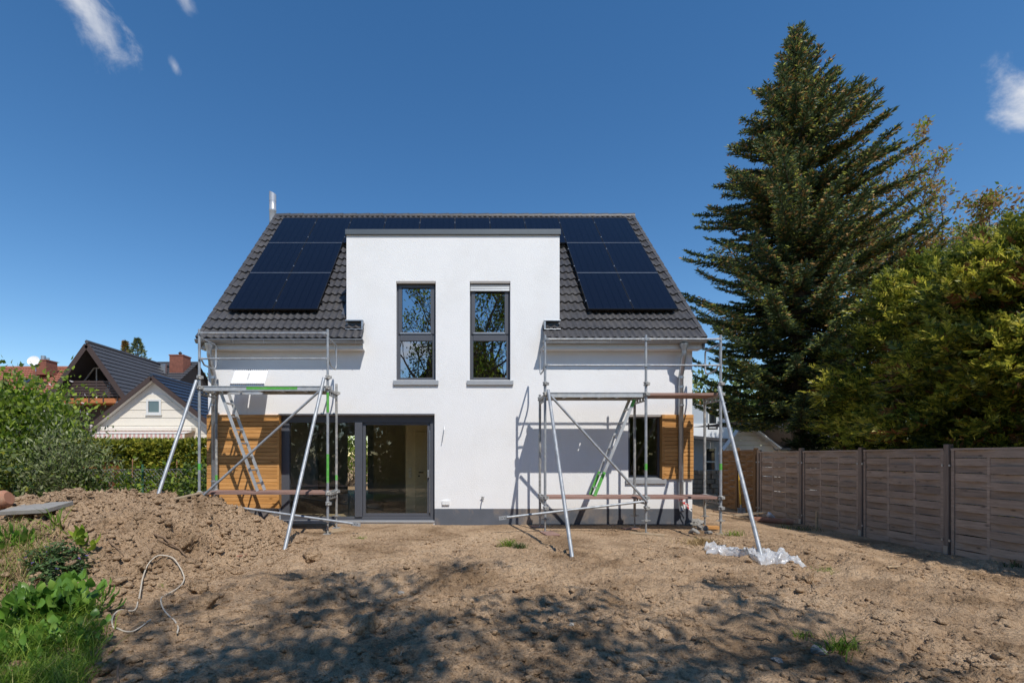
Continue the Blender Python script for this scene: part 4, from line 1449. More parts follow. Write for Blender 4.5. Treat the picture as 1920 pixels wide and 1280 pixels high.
q = MB(); q.quad((x0 + .09, y0 - .045, z0 + .09), (x1 - .09, y0 - .045, z0 + .09), (x1 - .09, y0 - .045, z1 - .09), (x0 + .09, y0 - .045, z1 - .09)); q.build('pane', M['glass_n'], wn)
q = MB(); q.box(x0 + .091, x1 - .091, y0 - .040, y0 - .037, z0 + .09, z1 - .09); q.build('curtain', M['curtain'], wn)
# awning: cassette, arms and striped cloth with scalloped valance
ax0, ax1 = wx(178, 21.6), wx(352, 21.6)
az = wz(806, 21.6)
aw = MB(); aw.box(ax0, ax1, y0 - .42, y0 - .04, az - .02, az + .16)
awo = aw.build('awning', M['siding'], ch, bevel=.03)
q = MB()
n = 44
for i in range(n):
    xa, xb = ax0 + (ax1 - ax0) * i / n, ax0 + (ax1 - ax0) * (i + 1) / n
    q.add([(xa, y0 - .30, az - .022), (xb, y0 - .30, az - .022), (xb, y0 - .95, az - .16), (xa, y0 - .95, az - .16)], [(0, 1, 2, 3)], i % 2)
    q.add([(xa, y0 - .95, az - .16), (xb, y0 - .95, az - .16), (xb, y0 - .96, az - .34), ((xa + xb) / 2, y0 - .96, az - .40), (xa, y0 - .96, az - .34)], [(0, 1, 2, 3, 4)], i % 2)
q.build('awning_cloth', [pmat('awning_pink', (.55, .33, .29), .8, var=.05), pmat('awning_cream', (.7, .66, .58), .8, var=.05)], awo)
q = MB(); q.box(ax0, ax1, y0 - .97, y0 - .93, az - .17, az - .12)
for x in (ax0 + .05, ax1 - .1): q.beam((x, y0 - .2, az - .05), (x, y0 - .93, az - .15), .05, .05)
q.build('awning_bar', M['trim_w'], awo)
# dark steep roofed house
D1 = 30.0
AX, AZ = wx(163, D1), wz(642, D1)
hwL, zL = AX - wx(92, D1), wz(733, D1)
hwR, zR = wx(236, D1) - AX, wz(745, D1)
kx = (AZ - zR) / hwR
hwL = hwR = hwR + .9
zL = zR = AZ - kx * hwR
dh = thing('steep_roof_house', 'steep dark roofed house with a recessed gable balcony and brick chimney, behind the cream house', 'house', (AX, D1 + 1, 0), 'neighbouring houses')
q = MB()
yr_ = D1 + 8.6
for s_ in (-1, 1):
    p0 = Vector((AX + s_ * hwL, D1, zL)); up = Vector((-s_ * hwL, 0, AZ - zL))
    tiled(q, p0, (0, 12, 0), up, 17, 46, .035)
    q.add([p0, p0 + up, p0 + up + Vector((0, 12, 0)), p0 + Vector((0, 12, 0))], [(0, 1, 2, 3)])
q.tube([(AX, D1 - .03, AZ + .04), (AX, D1 + 12, AZ + .04)], .12, 8)
q.build('roof', M['roof_dark'], dh)
q = MB()
for s_ in (-1, 1):
    q.beam((AX + s_ * hwL, D1 - .03, zL - .16), (AX, D1 - .03, AZ - .16), .07, .30)
q.build('verge_board', M['fascia'], dh)
q = MB()
yg = D1 + 1.7
q.poly([(AX - hwL + .2, yg, -.2), (AX + hwL - .2, yg, -.2), (AX + hwL - .2, yg, zL), (AX, yg, AZ - .1), (AX - hwL + .2, yg, zL)])
q.quad((AX + hwL - .3, yg, -.2), (AX + hwL - .3, yg + 10, -.2), (AX + hwL - .3, yg + 10, zL + .2), (AX + hwL - .3, yg, zL + .2))
q.build('wall', M['dark'], dh)
zbal = wz(746, D1 + .4)
q = MB()
hb = 2.05
q.box(AX - hb - .25, AX + hb, D1 + .45, yg - .01, zbal - .30, zbal)
bal = q.build('balcony_slab', M['orange'], dh)
q = MB()
for k in range(6):
    z = zbal + .10 + k * .17
    q.box(AX - hb, AX + hb - .35, D1 + .38, D1 + .42, z, z + .13)
for k in range(5): q.box(AX - hb + .9 * k, AX - hb + .9 * k + .08, D1 + .421, D1 + .47, zbal - .25, zbal + 1.12)
q.build('railing', M['fascia'], bal)
q = MB()
zw0, zw1 = zbal + .02, wz(690, yg)
wl_, wr_ = wx(156, yg), wx(206, yg)
q.beam((wl_, yg - .03, zw0), (wl_ + .0, yg - .03, zw0 + 1.1), .09, .06); q.beam((wl_, yg - .03, zw0 + 1.1), (wl_ + .75, yg - .03, zw1), .09, .06)
q.beam((wl_ + .75, yg - .03, zw1), (wr_, yg - .03, zw1), .09, .06); q.beam((wr_, yg - .03, zw0), (wr_, yg - .03, zw1), .09, .06); q.beam((wl_ + .9, yg - .03, zw0), (wl_ + .9, yg - .03, zw1), .07, .05)
wn = q.build('gable_window', M['trim_w'], dh)
q = MB(); q.poly([(wl_, yg - .02, zw0), (wr_, yg - .02, zw0), (wr_, yg - .02, zw1), (wl_ + .75, yg - .02, zw1), (wl_, yg - .02, zw0 + 1.1)]); q.build('pane', M['glass_n'], wn)
# cross wing behind with its chimney
q = MB()
cwx0, cwx1 = wx(296, 39), wx(372, 39)
zt, zbm = wz(681, 39), wz(716, 37)
tiled(q, (cwx0, 36.0, zbm - .3), (cwx1 - cwx0, 0, 0), (0, 3.0, zt - zbm + .3), 9, 22, .035)
q.add([(cwx0, 36, zbm - .3), (cwx1, 36, zbm - .3), (cwx1, 39, zt), (cwx0, 39, zt)], [(0, 1, 2, 3)])
q.add([(cwx0, 42, zbm - .3), (cwx1, 42, zbm - .3), (cwx1, 39, zt), (cwx0, 39, zt)], [(0, 1, 2, 3)])
q.tube([(cwx0, 39, zt + .03), (cwx1 + .05, 39, zt + .03)], .11, 8)
wg = q.build('wing_roof', M['roof_dark'], dh)
q = MB(); q.poly([(cwx1 - .3, 36.2, -.2), (cwx1 - .3, 41.8, -.2), (cwx1 - .3, 41.8, zbm - .2), (cwx1 - .3, 39, zt - .15), (cwx1 - .3, 36.2, zbm - .2)]); q.quad((cwx0, 36.3, -.2), (cwx1 - .3, 36.3, -.2), (cwx1 - .3, 36.3, zbm), (cwx0, 36.3, zbm)); q.build('wing_wall', M['dark'], dh)
def chimney(x, y, z0, z1, w_, parent, mat='brick', flue=True):
    q = MB()
    q.box(x - w_ / 2, x + w_ / 2, y - w_ / 2, y + w_ / 2, z0, z1)
    n = int((z1 - z0) / .09)
    for k in range(n):   # raised courses
        z = z0 + k * (z1 - z0) / n
        for i in range(5):
            a = x - w_ / 2 + w_ * i / 5 + (k % 2) * w_ / 10
            q.box(a + .006, min(a + w_ / 5 - .006, x + w_ / 2 + .004), y - w_ / 2 - .006, y - w_ / 2 + .01, z + .006, z + (z1 - z0) / n - .006)
    q.box(x - w_ / 2 - .04, x + w_ / 2 + .04, y - w_ / 2 - .04, y + w_ / 2 + .04, z1, z1 + .08)
    c = q.build('chimney', M[mat], parent)
    if flue:
        q = MB(); q.lathe((x, y, z1 + .08), [(.10, 0), (.10, .18), (.16, .2), (.05, .32), (0, .34)], 12); q.build('chimney_cowl', M['dark'], c, smooth=True)
    return c
chimney(wx(338, 38), 38, wz(706, 38), wz(669, 38), 1.06, dh)
q = MB(); q.box(wx(304, 37.2), wx(313, 37.2), 37.0, 37.2, wz(706, 37), wz(682, 37)); q.build('roof_ladder', M['zinc'], wg)
# red roofed house far left
rh = thing('red_roof_house', 'red tiled house with a chimney and a white satellite dish', 'house', (wx(40, 37), 37, 0), 'neighbouring houses')
q = MB()
rx0, rx1 = wx(-70, 38), wx(119, 38)
zt, zb_ = wz(689, 40), wz(742, 36)
tiled(q, (rx0, 36.0, zb_), (rx1 - rx0, 0, 0), (0, 4.2, zt - zb_), 13, 34, .05)
q.add([(rx0, 36, zb_), (rx1, 36, zb_), (rx1, 40.2, zt), (rx0, 40.2, zt)], [(0, 1, 2, 3)])
q.add([(rx0, 44.4, zb_), (rx1, 44.4, zb_), (rx1, 40.2, zt), (rx0, 40.2, zt)], [(0, 1, 2, 3)])
q.tube([(rx0, 40.2, zt + .03), (rx1, 40.2, zt + .03)], .13, 8)
rr = q.build('roof', M['roof_red'], rh)
q = MB(); q.poly([(rx1 - .4, 36.3, -.2), (rx1 - .4, 44, -.2), (rx1 - .4, 44, zb_ + .2), (rx1 - .4, 40.2, zt - .2), (rx1 - .4, 36.3, zb_ + .1)]); q.quad((rx0, 36.4, -.2), (rx1 - .4, 36.4, -.2), (rx1 - .4, 36.4, zb_ + .2), (rx0, 36.4, zb_ + .2)); q.build('wall', M['dark'], rh)
q = MB(); q.beam((rx1 + .02, 35.95, zb_ - .1), (rx1 + .02, 40.2, zt - .08), .06, .25); q.build('verge_board', M['fascia'], rh)
ccx = wx(83, 38.5)
chimney(ccx, 38.6, wz(704, 38.6), wz(678, 38.6), 1.05, rh, flue=False)
q = MB(); q.tube([(ccx - .15, 38.6, wz(679, 38.6)), (ccx - .15, 38.6, wz(667, 38.6))], .17, 12); q.tube([(ccx + .22, 38.6, wz(679, 38.6)), (ccx + .22, 38.6, wz(671, 38.6))], .1, 12); q.build('chimney_pipe', M['zinc'], rh, smooth=True)
dc = Vector((wx(62.5, 36.6), 36.6, wz(676, 36.6)))
q = MB()
ax_ = Vector((.25, -1, .35)).normalized(); u_ = ax_.cross(Vector((0, 0, 1))).normalized(); v_ = u_.cross(ax_)
vs, fs = [dc - ax_ * .08], []
for r_, dd in ((.15, .075), (.28, .05), (.40, 0)):
    for k in range(20):
        a = 2 * PI * k / 20; vs.append(dc + (u_ * math.cos(a) + v_ * math.sin(a)) * r_ - ax_ * dd)
for k in range(20): fs.append((0, 1 + k, 1 + (k + 1) % 20))
for rr_ in range(2):
    for k in range(20): fs.append((1 + rr_ * 20 + k, 1 + (rr_ + 1) * 20 + k, 1 + (rr_ + 1) * 20 + (k + 1) % 20, 1 + rr_ * 20 + (k + 1) % 20))
q.add(vs, fs)
dish = q.build('satellite_dish', M['white'], rh, smooth=True)
q = MB(); q.tube([dc - ax_ * .08, dc - ax_ * .2 + Vector((.02, 0, -.15)), dc + Vector((.06, .15, -.75)), dc + Vector((-.2, .45, -1.0))], .035, 8); q.tube([dc - v_ * .35, dc + ax_ * .42 - v_ * .2], .018, 6); q.build('dish_arm', M['zinc'], dish, smooth=True)
xs0 = wx(36, 37.4)
q = MB(); pp = Vector((xs0, 37.35, zb_ + (1.35 / 4.2) * (zt - zb_) + .12)); upv = Vector((0, 4.2, zt - zb_)).normalized(); q.obox(pp + upv * .45, (.45, 0, 0), upv * .45, Vector((0, -upv.z, upv.y)) * .06); q.build('skylight', M['roof_blue'], rh)
# orange garden chest by the brambles
ob = thing('garden_chest', 'orange brown wooden garden chest half hidden by brambles before the hedge', 'chest', (wx(180, 11.9), 12, 0))
q = MB(); bx0, bx1 = wx(150, 11.9), wx(193, 11.9); bz = wz(866, 11.9)
for k in range(7): q.box(bx0, bx1, 11.9, 12.5, -.1 + k * (bz + .1) / 7, -.1 + (k + 1) * (bz + .1) / 7 - .012)
q.build('side_board', M['orange'], ob)
q = MB(); q.box(bx0 - .35, bx1 + .03, 11.85, 12.55, bz + .001, bz + .05); q.build('lid', M['dark'], ob, bevel=.006)
# ------------------------------------------------------------------ neighbours, right
wh = thing('white_neighbour_house', 'modern white and grey house with a carport glimpsed between the scaffold and the brown fence', 'house', (14, 26, 0), 'neighbouring houses')
yy = 26.0
M['grey_render'] = pmat('grey_render', (.42, .47, .52), .8, var=.04)
q = MB(); q.box(wx(1285, yy), wx(1368, yy), yy, yy + 8, wz(800, yy), wz(752, yy)); q.build('upper_storey', M['grey_render'], wh)
q = MB(); q.box(wx(1285, yy) - .02, wx(1372, yy) + .02, yy - .05, yy + 8.1, wz(822, yy), wz(794, yy)); q.build('wall_band', M['white'], wh)
q = MB(); q.box(wx(1285, yy), wx(1368, yy), yy + .3, yy + 8, -.3, wz(823, yy)); q.build('wall', M['grey_render'], wh)
q = MB(); q.add([(wx(1285, 25), 24.2, wz(822, 24.6)), (wx(1362, 25), 24.2, wz(829, 24.6)), (wx(1362, 26), yy - .06, wz(829, 26)), (wx(1285, 26), yy - .06, wz(822, 26)), (wx(1285, 25), 24.2, wz(822, 24.6) + .14), (wx(1362, 25), 24.2, wz(829, 24.6) + .14), (wx(1362, 26), yy - .06, wz(829, 26) + .14), (wx(1285, 26), yy - .06, wz(822, 26) + .14)], [(0, 3, 2, 1), (4, 5, 6, 7), (0, 1, 5, 4), (1, 2, 6, 5), (2, 3, 7, 6), (3, 0, 4, 7)]); q.build('carport_roof', M['roof_dark'], wh)
def simple_window(x0, x1, z0, z1, y, parent, div=0, mat='trim_w'):
    q = MB(); t = .08
    for (a, b, c, d_) in ((x0, x0 + t, z0, z1), (x1 - t, x1, z0, z1), (x0 + t, x1 - t, z0, z0 + t), (x0 + t, x1 - t, z1 - t, z1)): q.box(a, b, y - .05, y - .003, c, d_)
    for k in range(div): 
        zz = z0 + (z1 - z0) * (k + 1) / (div + 1); q.box(x0 + t, x1 - t, y - .045, y - .004, zz - .04, zz + .04)
    o = q.build('window', M[mat], parent)
    q = MB(); q.quad((x0 + t, y - .012, z0 + t), (x1 - t, y - .012, z0 + t), (x1 - t, y - .012, z1 - t), (x0 + t, y - .012, z1 - t)); q.build('pane', M['pane_dark'], o)
    return o
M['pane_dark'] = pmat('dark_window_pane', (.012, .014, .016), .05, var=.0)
simple_window(wx(1326, yy), wx(1345, yy), wz(805, yy), wz(762, yy), yy, wh)
simple_window(wx(1326, yy), wx(1348, yy), wz(893, yy), wz(838, yy), yy + .3, wh, div=1)
q = MB(); q.box(wx(1331, 25), wx(1337, 25), 24.9, 25.0, wz(841, 25), wz(829, 25)); q.build('hanging_lamp', M['white'], wh)
# stack of pale paving blocks
st = thing('paving_pile', 'pile of grey paving stones wrapped in torn film beyond the house corner', 'stone pile', (wx(1320, 18), 18, 0))
g = random.Random(9)
k_ = 0
for r_ in range(6):
    m = MB()
    for c_i in range(7):
        x = wx(1296, 18) + c_i * .17 + g.uniform(-.015, .015) + r_ * .02
        if c_i > 7 - r_ * .35: continue
        m.box(x, x + .155, 18 + g.uniform(-.05, .05), 18.5, -.05 + r_ * .17, -.05 + r_ * .17 + .155)
    m.build('paving_row', M['concrete'], st, bevel=.012)
# shed with light gable
sd = thing('garden_shed', 'white boarded shed with a dark roof behind the fence, under the spruce', 'shed', (12, 19, 0))
ys_ = 19.0
sx0, sx1, sap, sez, saz = wx(1361, ys_), wx(1452, ys_), wx(1392, ys_), wz(838, ys_), wz(793, ys_)
q = MB()
sx0w = sap - (sx1 - sap) * .95
nb = 15
for k in range(nb):
    z0 = -.2 + k * (saz - .1 + .2) / nb; z1 = z0 + (saz - .1 + .2) / nb - .012
    def hx(z, s_): 
        if z < sez: return (sx0 + .12) if s_ < 0 else sx1
        t = (saz - z) / (saz - sez)
        return sap + ((sx0 - sap) * t if s_ < 0 else (sx1 - sap) * t)
    a0, a1, b0, b1 = hx(z0, -1), hx(z0, 1), hx(z1, -1), hx(z1, 1)
    q.add([(a0, ys_, z0), (a1, ys_, z0), (b1, ys_ + .012, z1), (b0, ys_ + .012, z1), (a0, ys_ + .06, z0), (a1, ys_ + .06, z0), (b1, ys_ + .06, z1), (b0, ys_ + .06, z1)], [(0, 1, 2, 3), (0, 4, 5, 1), (3, 2, 6, 7), (0, 3, 7, 4), (1, 5, 6, 2)])
q.box(sx1, sx1 + 3.0, ys_ + 1.2, ys_ + 4, -.2, sez - .02)
q.build('wall', M['trim_w'], sd)
q = MB()
q.beam((sx0 - .28, ys_ - .12, sez - .28), (sap, ys_ - .12, saz + .05), .3, .06)
q.beam((sx1 + .1, ys_ - .12, sez - .05), (sap, ys_ - .12, saz + .05), .3, .06)
q.build('verge_board', M['trim_w'], sd)
q = MB()
q.add([(sap, ys_ - .25, saz + .10), (sap, ys_ + 4.2, saz + .10), (sx1 + 4.5, ys_ + 4.2, saz + .10), (sx1 + 4.5, ys_ + 1.0, saz + .08), (sx1 + .25, ys_ + 1.0, sez - .02), (sx1 + .2, ys_ - .25, sez - .02), (sx1 + 4.5, ys_ + .8, sez + .02)],
      [(0, 1, 2, 3), (0, 3, 6, 4), (0, 4, 5)])
q.box(sx1 + .02, sx1 + 4.5, ys_ + .7, ys_ + 4.1, sez - .10, sez - .021)
q.build('roof', M['roof_dark'], sd)
simple_window(wx(1458, ys_ + 1.2), wx(1500, ys_ + 1.2), -.1, wz(831, ys_ + 1.2), ys_ + 1.2, sd)
# house behind the camera (seen mirrored in the upper windows)
bh_ = thing('brown_gable_house', 'brown boarded gable house seen mirrored in the upper windows', 'house', (0, -12, 0), 'neighbouring houses')
q = MB(); yg = -11.0
q.poly([(-4.6, yg, -.3), (4.6, yg, -.3), (4.6, yg, 4.6), (0, yg, 9.2), (-4.6, yg, 4.6)]); q.poly([(-4.6, yg - 9, -.3), (4.6, yg - 9, -.3), (4.6, yg - 9, 4.6), (0, yg - 9, 9.2), (-4.6, yg - 9, 4.6)])
for x in (-4.6, 4.6): q.quad((x, yg, -.3), (x, yg - 9, -.3), (x, yg - 9, 4.6), (x, yg, 4.6))
q.build('wall', pmat('brown_boarding', (.13, .085, .035), .8, var=.3, scale=4), bh_)
q = MB()
for s_ in (-1, 1): q.quad((0, yg + .5, 9.5), (s_ * 5.1, yg + .5, 4.35), (s_ * 5.1, yg - 9.5, 4.35), (0, yg - 9.5, 9.5))
q.build('roof', M['roof_dark'], bh_)
# ------------------------------------------------------------------ vegetation
def unit(a): return a / np.maximum(np.linalg.norm(a, axis=1), 1e-9)[:, None]
def perp(D, g):
    r = g.normal(size=D.shape)
    return unit(np.cross(D, r))
class Leaves:
    def __init__(s): s.V, s.F, s.M, s.k = [], [], [], 0
    def diamonds(s, C, D, S, L, W, mi=0, fold=0.0):
        """one diamond leaf for each base point"""
        n = len(C)
        if n == 0: return
        L = np.broadcast_to(np.asarray(L, float), (n,))[:, None]; W = np.broadcast_to(np.asarray(W, float), (n,))[:, None]
        Nn = np.cross(D, S)
        mid = C + D * L * .45 + Nn * fold * L
        V = np.stack([C, mid + S * W * .5, C + D * L, mid - S * W * .5], 1).reshape(-1, 3)
        s._push(V, np.arange(4 * n).reshape(n, 4), mi)
    def blades(s, C, D, S, L, W, bend, mi=0):
        n = len(C)
        L = np.broadcast_to(L, (n,))[:, None]; W = np.broadcast_to(W, (n,))[:, None]
        bend = np.asarray(bend).reshape(-1, 1) if np.ndim(bend) == 1 else bend
        H = D.copy(); H[:, 2] = 0; H = unit(H + 1e-6)
        m1 = C + D * L * .5
        tip = C + D * L * .92 + H * L * bend - np.array([0, 0, 1]) * L * bend * .7
        m2 = m1 * .5 + tip * .5 + D * L * .05
        V = np.stack([C - S * W * .5, C + S * W * .5, m1 - S * W * .42, m1 + S * W * .42, m2 - S * W * .27, m2 + S * W * .27, tip - S * W * .03, tip + S * W * .03], 1).reshape(-1, 3)
        b = np.arange(n)[:, None] * 8
        Fq = np.concatenate([b + np.array([[0, 1, 3, 2]]), b + np.array([[2, 3, 5, 4]]), b + np.array([[4, 5, 7, 6]])], 1).reshape(-1, 4)
        s._push(V, Fq, mi if np.ndim(mi) == 0 else np.repeat(mi, 3))
    def broad(s, base, d, side, L, W, curl, mi=0, nseg=6, wave=0.0, shape=.9):
        """one broad curved leaf, folded a little along its midrib"""
        base, d, side = Vector(base), Vector(d).normalized(), Vector(side).normalized()
        up = side.cross(d).normalized()
        V = []
        for i in range(nseg + 1):
            t = i / nseg
            a = curl * t
            c = base + d * (L * t * math.cos(a * .6)) + up * (-L * t * math.sin(a) * .6)
            w = W * .5 * (math.sin(PI * min(1, t ** shape * .96 + .03)) ** .8) + .004
            wv = wave * math.sin(i * 2.3)
            V += [tuple(c - side * w + up * (w * .25 + wv)), tuple(c), tuple(c + side * w + up * (w * .25 - wv))]
        Fq = []
        for i in range(nseg):
            a = 3 * i
            Fq += [(a, a + 1, a + 4, a + 3), (a + 1, a + 2, a + 5, a + 4)]
        s._push(np.array(V), np.array(Fq), mi)
    def _push(s, V, Fq, mi):
        s.V.append(V); s.F.append(Fq + s.k); s.k += len(V)
        s.M.append(np.full(len(Fq), mi) if np.ndim(mi) == 0 else mi)
    def build(s, name, mats, parent=None, loc=None):
        return np_mesh(name, np.concatenate(s.V), np.concatenate(s.F), mats, np.concatenate(s.M), parent, loc)

def seg_tubes(segs, name, mat, parent, n=5, loc=None):
    """many tapered limb pieces as one mesh"""
    V, Fq, k = [], [], 0
    for (p, q, r0, r1) in segs:
        p, q = np.array(p), np.array(q)
        d = q - p; d = d / max(np.linalg.norm(d), 1e-9)
        u = np.cross(d, [0, 0, 1] if abs(d[2]) < .9 else [1, 0, 0]); u /= np.linalg.norm(u); w = np.cross(d, u)
        a = np.arange(n) * 2 * PI / n
        ring = np.cos(a)[:, None] * u + np.sin(a)[:, None] * w
        V.append(np.concatenate([p + ring * r0, q + ring * r1]))
        j = np.arange(n); j2 = (j + 1) % n
        Fq.append(np.stack([j, j2, n + j2, n + j], 1) + k); k += 2 * n
    return np_mesh(name, np.concatenate(V), np.concatenate(Fq), mat, None, parent, loc, smooth=True)

def branch_tree(g, base, height, spread, trunk_r, levels=4, nb=5, first=.3, up=.35, crook=.25):
    """limb pieces and twig ends of a broadleaf tree"""
    segs, tips = [], []
    def grow(p, d, L, r, lev):
        n = 5 if lev == 0 else 4
        pts = [p]
        for i in range(n):
            d2 = d + g.normal(size=3) * crook * (.35 if lev == 0 else .8) + np.array([0, 0, up * .15 * (lev > 0)])
            d = d2 / np.linalg.norm(d2)
            q = pts[-1] + d * L / n
            segs.append((pts[-1], q, r * (1 - .6 * i / n), r * (1 - .6 * (i + 1) / n)))
            pts.append(q)
            if lev >= levels - 1: tips.append((q, d))
        if lev < levels:
            k = nb + (2 if lev == 0 else 0)
            for j in range(k):
                t = (first if lev == 0 else .25) + (1 - (first if lev == 0 else .25)) * (j + g.random()) / k
                i = min(int(t * n), n - 1); f = t * n - i
                q = pts[i] * (1 - f) + pts[i + 1] * f
                a = g.uniform(0, 2 * PI)
                o = np.array([math.cos(a), math.sin(a), up * g.uniform(.2, 1.8)]); o /= np.linalg.norm(o)
                dd = d * .45 + o * spread
                grow(q, dd / np.linalg.norm(dd), L * g.uniform(.42, .68) * (1.05 - .3 * t), r * .45 * (1 - .3 * t), lev + 1)
    grow(np.array(base, float), np.array([0, 0, 1.0]), height, trunk_r, 0)
    return segs, tips

# ---- leaf colours
LM = {}
LM['needle'] = leafmat('spruce_needles', [(0, (.035, .066, .034)), (.5, (.068, .11, .048)), (.85, (.12, .16, .06)), (1, (.20, .23, .08))], .5, .25, .3)
LM['tip'] = leafmat('fresh_sunlit_spruce_tips', [(0, (.26, .31, .05)), (1, (.60, .60, .12))], .5, .4)  # new growth, made paler and commoner to paint sunlit highlights too
LM['cone'] = leafmat('young_cones', [(0, (.28, .15, .05)), (1, (.55, .33, .12))], .7, .1)
LM['thuja'] = leafmat('thuja_scales', [(0, (.05, .085, .016)), (.45, (.13, .17, .026)), (.8, (.27, .28, .04)), (1, (.46, .43, .065))], .38, .42, .5)
LM['thuja_tip'] = leafmat('thuja_sunlit_growth', [(0, (.32, .34, .04)), (.6, (.56, .53, .06)), (1, (.74, .64, .13))], .4, .48, .5)  # new growth; its pale tone and share also paint the sunlit sprays
LM['thuja_dry'] = leafmat('dry_thuja_spray', [(0, (.16, .07, .025)), (1, (.30, .15, .06))], .8, .1)
LM['brown_leaf'] = leafmat('bronze_leaves', [(0, (.26, .13, .05)), (.6, (.42, .25, .10)), (1, (.42, .36, .12))], .6, .35)
LM['spring'] = leafmat('spring_leaves', [(0, (.12, .20, .018)), (.5, (.22, .32, .028)), (1, (.36, .43, .055))], .5, .42)
LM['mid'] = leafmat('mid_green_leaves', [(0, (.10, .15, .035)), (.6, (.18, .24, .06)), (1, (.30, .34, .11))], .5, .38)
LM['grey_leaf'] = leafmat('grey_green_leaves', [(0, (.12, .15, .065)), (.6, (.23, .26, .12)), (1, (.36, .38, .20))], .6, .3)
LM['hedge'] = leafmat('hedge_leaves', [(0, (.09, .115, .016)), (.5, (.20, .23, .026)), (1, (.36, .35, .045))], .5, .35)
LM['bramble'] = leafmat('bramble_leaves', [(0, (.028, .055, .016)), (.6, (.06, .105, .026)), (1, (.13, .17, .05))], .5, .3)
LM['blossom'] = leafmat('pale_blossom', [(0, (.6, .5, .5)), (1, (.8, .75, .72))], .7, .3)
LM['grass'] = leafmat('grass_blades', [(0, (.10, .18, .02)), (.5, (.18, .30, .03)), (.9, (.32, .42, .06)), (1, (.45, .38, .14))], .45, .35)
LM['dock'] = leafmat('dock_leaves', [(0, (.09, .19, .025)), (.7, (.16, .31, .04)), (1, (.30, .44, .08))], .35, .35, .5)
LM['ivy'] = leafmat('ground_ivy_leaves', [(0, (.05, .09, .03)), (.7, (.09, .15, .05)), (1, (.15, .22, .08))], .4, .25)
LM['violet'] = leafmat('violet_flowers', [(0, (.16, .10, .35)), (1, (.26, .2, .5))], .6, .3)
LM['straw'] = leafmat('dry_straw', [(0, (.30, .20, .09)), (1, (.50, .37, .19))], .8, .2)
LM['bud'] = leafmat('opening_buds', [(0, (.06, .075, .015)), (1, (.16, .13, .03))], .6, .3)

